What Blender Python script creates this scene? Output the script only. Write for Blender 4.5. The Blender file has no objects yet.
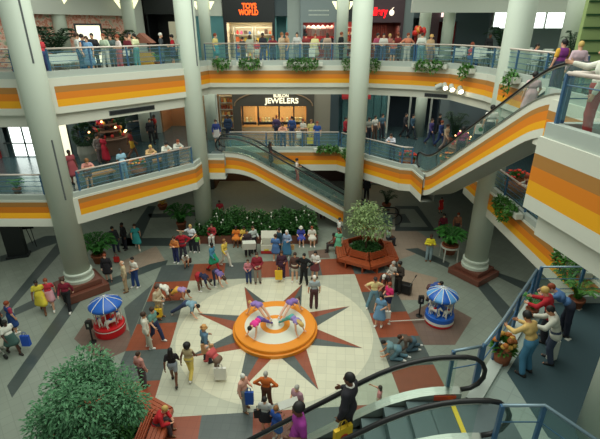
import bpy, math, random
import numpy as np
from mathutils import Vector, Matrix
random.seed(7)
PI = math.pi
COL = bpy.context.scene.collection
WS = 1.15        # everything is laid out in units of 1.15 m and enlarged to metres at the end
H, PITCH, FOC = 10.6, math.radians(23.8), 432.0      # eye height, downward tilt, focal length for a 600 px frame
L2, L3 = 4.35, 8.9                                   # the two upper storeys
def ray(px, py):
    a, b = (px-300)/FOC, (py-219.5)/FOC
    return Vector((a, math.cos(PITCH)-b*math.sin(PITCH), -math.sin(PITCH)-b*math.cos(PITCH)))
def G(px, py, z=0.0):
    """point of the level z that the photograph shows at px, py"""
    d = ray(px, py); t = (z-H)/d.z
    return Vector((d.x*t, d.y*t, z))
def AY(px, py, Y):
    """point of the wall at distance Y that the photograph shows at px, py"""
    d = ray(px, py); t = Y/d.y
    return Vector((d.x*t, Y, H+d.z*t))

# ---------------------------------------------------------------- materials
def lin(c):
    return tuple((v/12.92 if v <= .04045 else ((v+.055)/1.055)**2.4) for v in c)
MATS = {}
def mat(name, rgb, rough=.6, metal=0.0, noise=0.0, scale=6.0, emit=0.0, spec=.5):
    if name in MATS: return MATS[name]
    m = bpy.data.materials.new(name); m.use_nodes = True
    nt = m.node_tree; b = nt.nodes['Principled BSDF']
    c = lin([v/255 for v in rgb]) + (1,)
    b.inputs['Base Color'].default_value = c
    b.inputs['Roughness'].default_value = rough
    b.inputs['Metallic'].default_value = metal
    b.inputs['Specular IOR Level'].default_value = spec
    if noise:
        tc = nt.nodes.new('ShaderNodeTexCoord'); n = nt.nodes.new('ShaderNodeTexNoise')
        n.inputs['Scale'].default_value = scale; n.inputs['Detail'].default_value = 4
        nt.links.new(tc.outputs['Object'], n.inputs['Vector'])
        mx = nt.nodes.new('ShaderNodeMix'); mx.data_type = 'RGBA'
        mx.inputs[6].default_value = tuple(v*(1-noise) for v in c[:3])+(1,)
        mx.inputs[7].default_value = tuple(min(1, v*(1+noise)) for v in c[:3])+(1,)
        nt.links.new(n.outputs['Fac'], mx.inputs[0]); nt.links.new(mx.outputs[2], b.inputs['Base Color'])
    if emit:
        b.inputs['Emission Color'].default_value = c; b.inputs['Emission Strength'].default_value = emit
    m.diffuse_color = c
    MATS[name] = m
    return m
def glass(name, rgb, keep=.8, rough=.05):
    if name in MATS: return MATS[name]
    m = bpy.data.materials.new(name); m.use_nodes = True; nt = m.node_tree
    nt.nodes.clear()
    out = nt.nodes.new('ShaderNodeOutputMaterial'); mx = nt.nodes.new('ShaderNodeMixShader')
    tr = nt.nodes.new('ShaderNodeBsdfTransparent'); gl = nt.nodes.new('ShaderNodeBsdfPrincipled')
    c = lin([v/255 for v in rgb])+(1,)
    tr.inputs[0].default_value = (.93, .97, .95, 1); gl.inputs['Base Color'].default_value = c
    gl.inputs['Roughness'].default_value = rough
    mx.inputs[0].default_value = 1-keep
    nt.links.new(tr.outputs[0], mx.inputs[1]); nt.links.new(gl.outputs[0], mx.inputs[2]); nt.links.new(mx.outputs[0], out.inputs[0])
    MATS[name] = m
    return m
def tile(name, rgb, size=.33, mortar=.012, rough=.35, rot=0.0, var=.05, gap=.87):
    """square paving tiles in world space, with thin joints"""
    if name in MATS: return MATS[name]
    m = bpy.data.materials.new(name); m.use_nodes = True; nt = m.node_tree; b = nt.nodes['Principled BSDF']
    ge = nt.nodes.new('ShaderNodeNewGeometry'); mp = nt.nodes.new('ShaderNodeMapping'); mp.inputs['Rotation'].default_value = (0, 0, rot); mp.inputs['Scale'].default_value = (1/WS,)*3
    br = nt.nodes.new('ShaderNodeTexBrick'); br.offset = 0; br.squash = 1
    br.inputs['Scale'].default_value = 1; br.inputs['Brick Width'].default_value = size; br.inputs['Row Height'].default_value = size
    br.inputs['Mortar Size'].default_value = mortar; br.inputs['Mortar Smooth'].default_value = .2
    c = lin([v/255 for v in rgb])
    br.inputs['Color1'].default_value = tuple(v*(1-var) for v in c)+(1,)
    br.inputs['Color2'].default_value = tuple(v*(1+var) for v in c)+(1,)
    br.inputs['Mortar'].default_value = tuple(v*gap for v in c)+(1,)
    no = nt.nodes.new('ShaderNodeTexNoise'); no.inputs['Scale'].default_value = .8; no.inputs['Detail'].default_value = 5
    mx = nt.nodes.new('ShaderNodeMix'); mx.data_type = 'RGBA'; mx.blend_type = 'MULTIPLY'; mx.inputs[0].default_value = .35
    nt.links.new(ge.outputs['Position'], mp.inputs['Vector']); nt.links.new(mp.outputs[0], br.inputs['Vector']); nt.links.new(ge.outputs['Position'], no.inputs['Vector'])
    nt.links.new(br.outputs['Color'], mx.inputs[6]); nt.links.new(no.outputs['Color'], mx.inputs[7])
    no2 = nt.nodes.new('ShaderNodeValToRGB'); no2.color_ramp.elements[0].color = (.62, .62, .62, 1); no2.color_ramp.elements[1].color = (1.15, 1.15, 1.15, 1)
    nt.links.new(no.outputs['Fac'], no2.inputs[0]); nt.links.new(no2.outputs[0], mx.inputs[7])
    nt.links.new(mx.outputs[2], b.inputs['Base Color']); b.inputs['Roughness'].default_value = rough
    m.diffuse_color = c+(1,)
    MATS[name] = m
    return m

# ---------------------------------------------------------------- mesh building
class MB:
    def __init__(s): s.v = []; s.f = []; s.mi = []; s.cur = 0; s.smooth = False
    def add(s, vs, fs, M=None):
        n = len(s.v)
        s.v += [tuple(M @ Vector(v)) if M is not None else tuple(v) for v in vs]
        s.f += [tuple(i+n for i in f) for f in fs]; s.mi += [s.cur]*len(fs); return s
    def box(s, x0, x1, y0, y1, z0, z1, M=None):
        vs = [(x, y, z) for z in (z0, z1) for y in (y0, y1) for x in (x0, x1)]
        return s.add(vs, [(0,2,3,1),(4,5,7,6),(0,1,5,4),(2,6,7,3),(0,4,6,2),(1,3,7,5)], M)
    def prism(s, pts, z0, z1, M=None):
        n = len(pts)
        a = sum(pts[i][0]*pts[(i+1) % n][1]-pts[(i+1) % n][0]*pts[i][1] for i in range(n))
        if a < 0: pts = pts[::-1]
        vs = [(p[0], p[1], z0) for p in pts]+[(p[0], p[1], z1) for p in pts]
        fs = [tuple(range(n-1, -1, -1)), tuple(range(n, 2*n))]+[(i, (i+1) % n, n+(i+1) % n, n+i) for i in range(n)]
        return s.add(vs, fs, M)
    def lathe(s, prof, n=20, M=None, caps=True):
        vs = []; fs = []
        for r, z in prof:
            vs += [(r*math.cos(2*PI*i/n), r*math.sin(2*PI*i/n), z) for i in range(n)]
        for j in range(len(prof)-1):
            fs += [(j*n+i, j*n+(i+1) % n, (j+1)*n+(i+1) % n, (j+1)*n+i) for i in range(n)]
        if caps:
            fs.append(tuple(range(n-1, -1, -1))); k = (len(prof)-1)*n; fs.append(tuple(range(k, k+n)))
        return s.add(vs, fs, M)
    def tube(s, pts, r, n=8, closed=False):
        pts = [Vector(p) for p in pts]; m = len(pts); rs = r if isinstance(r, (list, tuple)) else [r]*m
        vs = []; fs = []; ref = None
        for i, p in enumerate(pts):
            if closed: t = pts[(i+1) % m]-pts[i-1]
            else: t = pts[min(i+1, m-1)]-pts[max(i-1, 0)]
            t = t.normalized() if t.length > 1e-9 else Vector((0, 0, 1))
            if ref is None: ref = Vector((0, 0, 1)) if abs(t.z) < .9 else Vector((1, 0, 0))
            u = t.cross(ref).normalized(); w = u.cross(t).normalized(); ref = w
            vs += [tuple(p+(u*math.cos(2*PI*k/n)+w*math.sin(2*PI*k/n))*rs[i]) for k in range(n)]
        for i in range(m if closed else m-1):
            j = (i+1) % m
            fs += [(i*n+k, i*n+(k+1) % n, j*n+(k+1) % n, j*n+k) for k in range(n)]
        if not closed: fs += [tuple(range(n-1, -1, -1)), tuple((m-1)*n+k for k in range(n))]
        return s.add(vs, fs)
    def bar(s, a, b, w, h):
        """rectangular bar from a to b, w sideways, h upwards"""
        a, b = Vector(a), Vector(b); t = (b-a).normalized()
        up = Vector((0, 0, 1)) if abs(t.z) < .95 else Vector((0, 1, 0))
        u = t.cross(up).normalized()*w/2; w2 = u.cross(t).normalized()*h/2
        vs = [p+i*u+j*w2 for p in (a, b) for i, j in ((-1,-1),(1,-1),(1,1),(-1,1))]
        return s.add(vs, [(0,1,2,3),(7,6,5,4),(0,4,5,1),(1,5,6,2),(2,6,7,3),(3,7,4,0)])
    def ellip(s, c, r, n=10, m=7, M=None):
        vs = [(c[0], c[1], c[2]-r[2])]; fs = []
        for j in range(1, m):
            t = -PI/2+PI*j/m
            vs += [(c[0]+r[0]*math.cos(t)*math.cos(2*PI*i/n), c[1]+r[1]*math.cos(t)*math.sin(2*PI*i/n), c[2]+r[2]*math.sin(t)) for i in range(n)]
        vs.append((c[0], c[1], c[2]+r[2])); L = len(vs)-1
        fs += [(0, 1+(i+1) % n, 1+i) for i in range(n)]
        for j in range(m-2):
            a = 1+j*n
            fs += [(a+i, a+(i+1) % n, a+n+(i+1) % n, a+n+i) for i in range(n)]
        a = 1+(m-2)*n
        fs += [(a+i, a+(i+1) % n, L) for i in range(n)]
        return s.add(vs, fs, M)
    def leaf(s, p, d, L, w, droop=.3):
        """a bent leaf blade starting at p along d"""
        d = Vector(d).normalized(); p = Vector(p)
        u = d.cross(Vector((0, 0, 1))); u = u.normalized() if u.length > 1e-4 else Vector((1, 0, 0))
        q = p+d*L*.5+Vector((0, 0, L*.06)); e = p+d*L-Vector((0, 0, L*droop))
        return s.add([p, q+u*w/2, e, q-u*w/2], [(0, 1, 2), (0, 2, 3)])
    def mesh(s, name, mats):
        me = bpy.data.meshes.new(name); me.from_pydata([tuple(v) for v in s.v], [], s.f); 
        for m in (mats if isinstance(mats, (list, tuple)) else [mats]): me.materials.append(m)
        if any(s.mi): me.polygons.foreach_set('material_index', s.mi)
        if s.smooth: me.polygons.foreach_set('use_smooth', [True]*len(me.polygons))
        me.update(); return me
    def build(s, name, mats, parent=None, smooth=None, bevel=0):
        if smooth is not None: s.smooth = smooth
        return link(name, s.mesh(name, mats), parent, bevel)
def link(name, me, parent=None, bevel=0):
    o = bpy.data.objects.new(name, me); COL.objects.link(o)
    if parent is not None: o.parent = parent
    if bevel:
        b = o.modifiers.new('bevel', 'BEVEL'); b.width = bevel; b.segments = 2; b.limit_method = 'ANGLE'
    return o
def recentre(o):
    """put the origin of a mesh thing at the middle of its base"""
    me = o.data; xs = [v.co.x for v in me.vertices]; ys = [v.co.y for v in me.vertices]; zs = [v.co.z for v in me.vertices]
    c = Vector(((min(xs)+max(xs))/2, (min(ys)+max(ys))/2, min(zs)))
    me.transform(Matrix.Translation(-c)); o.location = o.location+c
    return o
def tag(o, label, cat, group=None):
    o['label'] = label; o['category'] = cat
    if group: o['group'] = group
    return o
def thing(name, label, cat, loc=(0,0,0), rz=0.0, group=None):
    o = bpy.data.objects.new(name, None); COL.objects.link(o); o.empty_display_size = .2
    o.location = loc; o.rotation_euler = (0, 0, rz)
    return tag(o, label, cat, group)
def struct(o):
    o['kind'] = 'structure'; return o
def dup(root, loc, rz=0.0, label=None, group=None, scale=None):
    r = root.copy(); COL.objects.link(r); r.location = loc; r.rotation_euler = (0, 0, rz)
    if scale is not None: r.scale = (scale,)*3
    if label: r['label'] = label
    if group: r['group'] = group
    for ch in list(root.children):
        c = ch.copy(); COL.objects.link(c); c.parent = r
        for g in ch.children:
            d = g.copy(); COL.objects.link(d); d.parent = c
    return r
def text_mesh(txt, size, depth, bold=0.0):
    cu = bpy.data.curves.new('lettering', 'FONT'); cu.body = txt; cu.size = size; cu.extrude = depth; cu.offset = bold
    cu.align_x = 'CENTER'; cu.align_y = 'CENTER'
    ob = bpy.data.objects.new('lettering', cu); COL.objects.link(ob)
    bpy.context.view_layer.update()
    me = bpy.data.meshes.new_from_object(ob.evaluated_get(bpy.context.evaluated_depsgraph_get()))
    bpy.data.objects.remove(ob); bpy.data.curves.remove(cu)
    return me
def lettering(name, txt, size, loc, m, parent=None, depth=.02, rz=0.0, bold=0.0, width=None):
    me = text_mesh(txt, size, depth, bold); me.materials.clear(); me.materials.append(m)
    me.transform(Matrix.Rotation(PI/2, 4, 'X'))
    if width:
        w = max(v.co.x for v in me.vertices)-min(v.co.x for v in me.vertices)
        me.transform(Matrix.Scale(width/w, 4, (1, 0, 0)))
    o = link(name, me, parent); o.location = loc; o.rotation_euler = (0, 0, rz)
    return o
# ================================================================ shared materials
WHITE = mat('painted_plaster', (214, 214, 200), .7, noise=.03, scale=1.5)
CURB = mat('curb_grey', (176, 184, 176), .6, noise=.04, scale=2)
BROWN = mat('stripe_brown', (176, 122, 58), .6)
ORANGE = mat('stripe_orange', (224, 128, 24), .6)
YELLOW = mat('stripe_yellow', (240, 168, 16), .6)
SOFFIT = mat('soffit_paint', (168, 172, 164), .8)
COLGREY = mat('column_paint', (196, 205, 190), .55, noise=.03, scale=1.2)
STBLUE = mat('pale_steel_blue', (128, 150, 162), .35, .4)
BLUE = mat('blue_steel', (58, 98, 134), .35)
RAILTOP = mat('rail_cap', (214, 200, 190), .35, .3)
STEEL = mat('brushed_steel', (186, 188, 180), .3, .8)
BLACK = mat('black_rubber', (22, 22, 24), .45)
DARK = mat('dark_panel', (34, 38, 42), .5)
STONE = mat('brown_granite', (112, 66, 52), .35, noise=.18, scale=14)
GLASS = glass('rail_glass', (150, 190, 185), .92)
SHOPGLASS = glass('shop_glass', (120, 170, 170), .82)
VENT = mat('vent_grille', (104, 108, 108), .6)
WOOD = mat('red_wood', (160, 76, 42), .42, noise=.2, scale=9)
SOIL = mat('potting_soil', (48, 34, 26), .95, noise=.3, scale=20)
TH = math.radians(4.5); PC = Vector((-.95, 13.5, 0))      # the plaza's turn and centre
def PL(u, v, z=0.0):
    return Vector((PC.x+u*math.cos(TH)-v*math.sin(TH), PC.y+u*math.sin(TH)+v*math.cos(TH), z))

# ================================================================ ground floor with its inlaid paving
FGREY = tile('paving_grey', (142, 150, 138), .33, .012, .3, TH+.78)
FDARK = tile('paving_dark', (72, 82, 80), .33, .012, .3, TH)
FSLATE = tile('paving_slate', (88, 96, 94), .25, .012, .3, TH)
FBROWN = tile('paving_brown', (150, 78, 54), .25, .012, .3, TH)
FPALE = tile('paving_pale', (194, 194, 174), .33, .012, .28, TH)
FCREAM = tile('paving_cream', (220, 216, 191), .33, .012, .28, TH)
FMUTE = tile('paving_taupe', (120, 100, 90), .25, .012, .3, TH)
FTAN = tile('paving_tan', (168, 148, 130), .33, .012, .3, TH)
fl = MB(); fl.box(-26, 26, -6, 34, -.3, 0)
def inlay(pts, k, z):
    fl.cur = k; n = len(fl.v)
    a = sum(pts[i][0]*pts[(i+1) % len(pts)][1]-pts[(i+1) % len(pts)][0]*pts[i][1] for i in range(len(pts)))
    if a < 0: pts = pts[::-1]
    fl.v += [(p[0], p[1], z) for p in pts]; fl.f.append(tuple(range(n, n+len(pts)))); fl.mi.append(k)
def gin(k, z, *px): inlay([G(*p) for p in px], k, z)
# dark bands between the columns
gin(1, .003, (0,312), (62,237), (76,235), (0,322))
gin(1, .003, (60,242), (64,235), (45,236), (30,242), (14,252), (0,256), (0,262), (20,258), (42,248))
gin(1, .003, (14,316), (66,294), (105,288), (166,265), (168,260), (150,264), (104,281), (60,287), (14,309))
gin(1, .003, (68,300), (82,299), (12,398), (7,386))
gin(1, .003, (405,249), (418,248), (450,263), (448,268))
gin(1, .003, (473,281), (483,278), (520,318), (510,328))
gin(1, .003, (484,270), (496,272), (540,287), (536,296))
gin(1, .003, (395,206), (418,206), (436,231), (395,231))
gin(0, .006, (400,209), (414,209), (428,227), (400,227))
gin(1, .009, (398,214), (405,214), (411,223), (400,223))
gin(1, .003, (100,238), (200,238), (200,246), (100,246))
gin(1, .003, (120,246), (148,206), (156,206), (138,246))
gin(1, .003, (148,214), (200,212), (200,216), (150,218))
# the plaza: border blocks, pale square, cream circle, compass star
for i in range(7):
    e = [-5.4, -3.85, -2.31, -.77, .77, 2.31, 3.85, 5.4]
    k = 3 if i % 2 else 2
    for q in range(4):
        c, s = [(1,0),(0,1),(-1,0),(0,-1)][q]
        if i == 6: continue
        r = [(e[i], 3.85), (e[i+1], 3.85), (e[i+1], 5.4), (e[i], 5.4)]
        inlay([PL(u*c-v*s, u*s+v*c) for u, v in r], k, .004)
inlay([PL(u, v) for u, v in ((-3.85,-3.85),(3.85,-3.85),(3.85,3.85),(-3.85,3.85))], 4, .004)
inlay([PL(3.72*math.cos(a*PI/36), 3.72*math.sin(a*PI/36)) for a in range(72)], 5, .007)
for j in range(8):
    a = math.radians(22.5+45*j)
    t = (3.4*math.cos(a), 3.4*math.sin(a))
    for sg, k in ((1, 3), (-1, 2)):
        b = a+sg*math.radians(22.5); m_ = (1.5*math.cos(b), 1.35*math.sin(b)); c0 = (.5*math.cos(a), .5*math.sin(a))
        inlay([PL(*t), PL(*m_), PL(*c0)], k, .010)
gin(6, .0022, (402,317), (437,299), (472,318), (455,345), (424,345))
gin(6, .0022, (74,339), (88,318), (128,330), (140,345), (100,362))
gin(2, .0025, (124,308), (153,284), (131,338))
gin(7, .0022, (366,235), (408,225), (440,246), (392,262))
gin(7, .0022, (362,282), (398,268), (438,278), (425,300), (372,300))
gin(7, .0022, (120,262), (156,246), (166,262), (128,278))
gin(6, .0022, (308,251), (327,249), (330,258), (309,258))
floor = struct(fl.build('floor', [FGREY, FDARK, FSLATE, FBROWN, FPALE, FCREAM, FMUTE, FTAN]))

# ================================================================ upper galleries: slabs, striped fascias
E3 = [(-24,16.7), (-9.7,16.7), (-5.1,22.0), (-4.7,23.3), (3.2,23.3), (5.6,22.4), (7.1,21.4), (7.75,18.6), (7.75,12.3), (6.75,12.3), (6.75,7.4), (4.2,7.4), (4.62,4.4), (12,4.4)]
E2 = [(-24,16.1), (-9.4,16.1), (-5.2,20.6), (-5.0,22.2), (-4.0,22.2), (-4.0,23.75), (2.1,23.75), (4.95,20.45), (5.5,20.3), (5.66,18.8), (7.0,19.05), (7.0,20.0), (8.05,20.0), (8.05,9.15), (5.75,9.15), (3.05,5.95), (3.05,4.75), (4.3,4.75), (4.9,3.6), (12,3.6)]
E2edge = E2
CARPET = mat('carpet_teal', (52, 74, 80), .9, noise=.12, scale=60)
F3M = tile('gallery_tile', (126, 142, 136), .4, .01, .3, .2)
F2M = tile('gallery_slate', (62, 82, 86), .4, .01, .22, .2)
def sweep(mb, path, prof, mats_idx):
    """profile (offset towards the atrium, height) carried along a level path; atrium on the right of travel"""
    P = [Vector((p[0], p[1])) for p in path]; n = len(P); m = len(prof); base = len(mb.v)
    for i in range(n):
        ds = []
        if i > 0: ds.append((P[i]-P[i-1]).normalized())
        if i < n-1: ds.append((P[i+1]-P[i]).normalized())
        ns = [Vector((d.y, -d.x)) for d in ds]
        nn = ns[0] if len(ns) == 1 else (ns[0]+ns[1]).normalized()
        k = 1/max(.35, nn.dot(ns[0]))
        for o, z in prof: mb.v.append((P[i].x+nn.x*o*k, P[i].y+nn.y*o*k, z))
    for i in range(n-1):
        for j in range(m-1):
            a = base+i*m+j; b = a+m
            mb.f.append((a, a+1, b+1, b)); mb.mi.append(mats_idx[j])
def slab(name, edge, z, thick, fm, outer):
    mb = MB(); mb.prism([tuple(p) for p in edge]+outer, z-thick, z-.005)
    o = struct(mb.build(name, SOFFIT))
    mb = MB(); n = 0
    mb.v = [(p[0], p[1], z) for p in list(edge)+outer]; mb.f = [tuple(range(len(mb.v)-1, -1, -1))]; mb.mi = [0]
    struct(mb.build('floor', fm)); return o
slab('ceiling', E3, L3, .45, F3M, [(24,4.4), (24,34), (-24,34)])
slab('ceiling', E2, L2, .45, F2M, [(24,3.6), (24,34), (-24,34)])
FM = [CURB, WHITE, BROWN, ORANGE, YELLOW, SOFFIT]
def fascia3(name, path, z=L3, low=True, k=1.0):
    mb = MB()
    pr = [(-.16,0), (-.16,.25), (0,.25), (0,0), (.05,0), (.05,-.30), (.05,-.53), (.05,-.79), (.05,-1.06), (.05,-1.32), (-.14,-1.32)]
    ix = [0, 0, 0, 1, 1, 2, 3, 4, 1, 5]
    pr += [(-.14,-1.8), (-.6,-1.8), (-.6,-.4)] if low else [(-.6,-1.32), (-.6,-.4)]
    ix += [1, 5, 5] if low else [5, 5]
    sweep(mb, path, [(o, z+(h*k if -1.9 < h < -.5 else h*k if h in (-.30,) else h)) for o, h in pr], ix)
    return struct(mb.build(name, FM))
def fascia2(name, path, z=L2):
    mb = MB()
    pr = [(-.16,0), (-.16,.2), (0,.2), (0,.0), (.04,0), (.04,-.09), (.04,-.29), (.04,-.54), (.04,-.79), (.04,-1.15), (-.6,-1.15), (-.6,-.4)]
    sweep(mb, path, [(o, z+h) for o, h in pr], [0, 0, 0, 1, 1, 2, 3, 4, 1, 5, 5])
    return struct(mb.build(name, FM))
fascia3('trim_1', E3[:3]); fascia3('trim_9', E3[2:9], k=.80); fascia3('trim_2', E3[9:])
fascia2('trim_3', E2[:5]); fascia2('trim_4', E2[5:10]); fascia2('trim_5', E2[12:15])
# landing edge by the near escalator: plain kerb
mb = MB(); sweep(mb, E2[14:16], [(-.25,L2), (-.25,L2+.06), (0,L2+.06), (0,L2-.6), (-.5,L2-.6)], [0, 0, 0, 5]); struct(mb.build('trim_6', FM))
mb = MB(); sweep(mb, E2[17:], [(-.25,L2), (-.25,L2+.06), (0,L2+.06), (0,L2-.6), (-.5,L2-.6)], [0, 0, 0, 5]); struct(mb.build('trim_7', FM))
# carpet and pale tile border of the near landing
c_ = [G(556,293,L2), G(507,373,L2), G(548,437,L2)]
mb = MB(); mb.prism([tuple(p.xy) for p in c_]+[(5.2,3.7), (12,3.7), (12,c_[0].y)], L2, L2+.012); struct(mb.build('floor', CARPET))
LBORD = tile('landing_border', (150, 164, 156), .3, .012, .35, .7)
mb = MB(); mb.prism([(5.72,9.1), (3.1,6.0), (3.1,4.8), (4.3,4.8), (4.93,3.65), (12,3.65), (12,9.1)], L2, L2+.006); struct(mb.build('floor', LBORD))
# white end caps of the stripes beside the big columns
mb = MB()
def edge_at(E, i, px, py):
    """where the sight line of column px meets edge segment i, seen from above"""
    a, b = Vector(E[i]), Vector(E[i+1]); d = (b-a).normalized(); r = ray(px, py); k = r.x/r.y
    return a+d*((k*a.y-a.x)/(d.x-k*d.y))
for E_, i_, pa, pb, z, lo, hi in ((E3,1,49,54,L3,-1.3,-.02), (E3,0,18,23,L3,-1.3,-.02), (E2,1,73,79,L2,-1.13,-.02), (E2,0,51,55,L2,-1.13,-.02)):
    a, b = edge_at(E_, i_, pa, 90 if z > 6 else 207), edge_at(E_, i_, pb, 90 if z > 6 else 207); d = (b-a).normalized(); nrm = Vector((d.y, -d.x))
    a, b = a+nrm*.065, b+nrm*.065
    mb.prism([tuple(a), tuple(b), tuple(b-nrm*.05), tuple(a-nrm*.05)], z+lo, z+hi)
struct(mb.build('trim_8', WHITE))
# long ventilation grilles in the lower white panel
def grille(a, b, z0, z1, label):
    a, b = Vector((*a, 0)), Vector((*b, 0)); d = (b-a).normalized()
    t = thing('vent_grille', label, 'vent', (*((a+b)/2).xy, z0), math.atan2(d.y, d.x)); L = (b-a).length
    f = MB(); f.box(-L/2, L/2, -.02, .03, 0, z1-z0); f.build('frame', VENT, t)
    s = MB()
    for k in range(6): s.box(-L/2+.03, L/2-.03, -.035, -.02, .03+k*(z1-z0-.05)/6, .05+k*(z1-z0-.05)/6)
    s.build('slat', DARK, t); return t
def on_edge(E, i, t, o):
    a, b = Vector(E[i]), Vector(E[i+1]); d = (b-a).normalized(); return tuple(a+(b-a)*t+Vector((d.y, -d.x))*o)
grille(on_edge(E3,1,.36,-.13), on_edge(E3,1,.67,-.13), L3-1.7, L3-1.5, 'grey vent grille in the white panel above the flower kiosk on the left')
grille(on_edge(E3,5,.35,-.13), on_edge(E3,5,.98,-.13), L3-1.38, L3-1.2, 'grey vent grille in the white panel below the three spotlights')

# ================================================================ columns
def column(name_label, x, y, z0, z1, r, ped=0.0, rot=.6, strips=(), pw=1.0):
    t = thing('column', name_label, 'column', (x, y, z0))
    m = MB(); m.lathe([(r, ped), (r, z1-z0)], 40); m.build('shaft', COLGREY, t, smooth=True)
    if ped:
        m = MB(); m.lathe([(r+.10, ped), (r+.10, ped+.12), (r+.03, ped+.16), (r+.03, ped+.3), (r+.07, ped+.32), (r+.07, ped+.4), (r, ped+.44)], 40, caps=False); m.build('base_ring', COLGREY, t, smooth=False)
        m = MB(); m.box(-1.02*pw, 1.02*pw, -1.02*pw, 1.02*pw, 0, ped*.6); m.box(-.78*pw, .78*pw, -.78*pw, .78*pw, ped*.6, ped)
        o = m.build('pedestal', STONE, t, bevel=.03); o.rotation_euler = (0, 0, rot)
    for a, s0, s1 in strips:
        m = MB(); m.bar((r*math.cos(a)*1.002, r*math.sin(a)*1.002, s0-z0), (r*math.cos(a)*1.002, r*math.sin(a)*1.002, s1-z0), .1, .02)
        m.build('reveal_strip', VENT, t)
    return t
column('tall grey column on a brown stone pedestal at the left beside the blue kiddie carousel', -9.66, 16.3, 0, 16, .5, .62, .75, ((-.75, 4.4, 6.8), (-.75, 9.5, 12)), .88)
column('tall grey column rising from the planted bed behind the crowd, left of the sloping escalator', -5.28, 21.9, 0, 16, .47, 0, .6, ((-.55, 9.0, 13),))
column('tall grey column standing behind the small tree with benches', 2.86, 21.85, 0, 16, .47, 0, .6)
column('tall grey column on a brown stone pedestal behind the second carousel at the right', 8.15, 17.6, 0, 16, .5, .5, .62, (), .8)
column('grey column edge at the lower right corner of the carpeted landing', 5.06, 5.1, L2+.012, L3-.45, .42)

# ================================================================ railings
def railing(label, pts, z, h=1.0, post=1.75, glassy=True, kind='blue', cap=True, cr=.035, bars=(.18, .42, .66, .84)):
    pts = [Vector((p[0], p[1], 0)) for p in pts]
    c = sum(pts, Vector())/len(pts)
    t = thing('railing', label, 'railing', (c.x, c.y, z)); Q = [p-c for p in pts]
    m = MB(); m.tube([q+Vector((0, 0, h)) for q in Q], cr, 8); m.build('top_rail', RAILTOP if cap else STBLUE, t, smooth=True)
    for b in bars:
        m = MB(); m.tube([q+Vector((0, 0, h*b)) for q in Q], .012, 6); m.build('rail', BLUE, t)
    for a, b in zip(Q, Q[1:]):
        n = max(1, round((b-a).length/post))
        for k in range(n+1):
            if k == 0 and a is not Q[0]: continue
            p = a+(b-a)*k/n
            m = MB(); m.bar(p, p+Vector((0, 0, h)), .06, .06); m.build('post', BLUE, t)
        if glassy:
            d = (b-a).normalized(); nn = Vector((d.y, -d.x, 0))*.01; m = MB()
            lo, hi = Vector((0, 0, .08)), Vector((0, 0, h-.06)); s = d*.04
            vs = [a+s+lo+nn, b-s+lo+nn, b-s+hi+nn, a+s+hi+nn, a+s+lo-nn, b-s+lo-nn, b-s+hi-nn, a+s+hi-nn]
            m.add(vs, [(0,1,2,3),(7,6,5,4),(0,4,5,1),(3,2,6,7),(1,5,6,2),(0,3,7,4)]); m.build('glass_panel', GLASS, t)
    return t
def off(E, i0, i1, o):
    """edge points i0..i1 moved o towards the gallery"""
    P = [Vector(p) for p in E]; out = []
    for i in range(i0, i1+1):
        ds = []
        if i > i0: ds.append((P[i]-P[i-1]).normalized())
        if i < i1: ds.append((P[i+1]-P[i]).normalized())
        ns = [Vector((d.y, -d.x)) for d in ds]; nn = ns[0] if len(ns) == 1 else (ns[0]+ns[1]).normalized()
        out.append(tuple(P[i]-nn*o/max(.35, nn.dot(ns[0]))))
    return out
R3, R2 = L3+.25, L2+.2
railing('blue railing of the top gallery at the far left, left of the big column', [(-16,16.8), (-10.55,16.8)], R3, .78)
railing('blue railing along the angled left side of the top gallery', [(-9.4,17.15), (-5.25,21.95)], R3, .78)
railing('blue railing with pale cap across the back of the top gallery', [(-4.8,23.4), (3.2,23.4), (5.55,22.5)], R3, .78)
railing('blue railing of the top gallery in front of the white cafe tables', [(5.65,22.48), (7.15,21.45), (7.83,18.6), (7.83,12.5)], R3, .78)
railing('blue railing of the middle gallery at the far left, left of the big column', [(-16,16.2), (-10.2,16.2)], R2, .82)
railing('blue railing along the angled left side of the middle gallery, people leaning on it', [(-9.0,16.65), (-5.3,20.6)], R2, .82)
railing('blue railing with glass across the back of the middle gallery below the jewelers', [(-3.9,23.85), (2.15,23.85)], R2, .82)
railing('blue glass railing of the middle gallery running down to the foot of the upper escalator', [(2.3,23.72), (5.0,20.55), (5.45,20.42)], R2, .82)
railing('blue glass railing of the middle gallery at the right behind the plants', [(8.13,19.5), (8.13,9.3)], R2, .82)
railing('blue railing where four shoppers lean over at the landing edge', [(5.72,9.05), (3.95,6.95), (3.4,6.35)], L2+.06, .88, 1.3, False, cap=False, cr=.028, bars=(.5, .86))
railing('short blue railing joining the landing corner to the striped gallery edge', [(7.9,9.05), (5.82,9.05)], L2+.06, .95, 1.2, True, cap=False, cr=.028, bars=(.35, .65))
railing('bent blue guard rail at the near end of the escalator in the lower right corner', [(3.1,4.9), (3.75,4.9), (4.25,4.15)], L2+.06, .92, .7, True, cap=False, cr=.028, bars=(.62,))
railing('small blue guard rail beside the escalator handrail turn', [(3.3,6.25), (2.75,6.12)], L2+.06, .92, .55, False, cap=False, cr=.028, bars=(.55,))
railing('blue glass railing of the close landing at the right edge', [(4.3,7.28), (4.7,4.5)], R3, .8, 1.3, True, bars=(.78,))
railing('blue railing at the back of the close landing beside the escalator top', [(4.4,7.32), (6.6,7.32)], R3, .8, 1.1, True, bars=(.5, .78))
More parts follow.
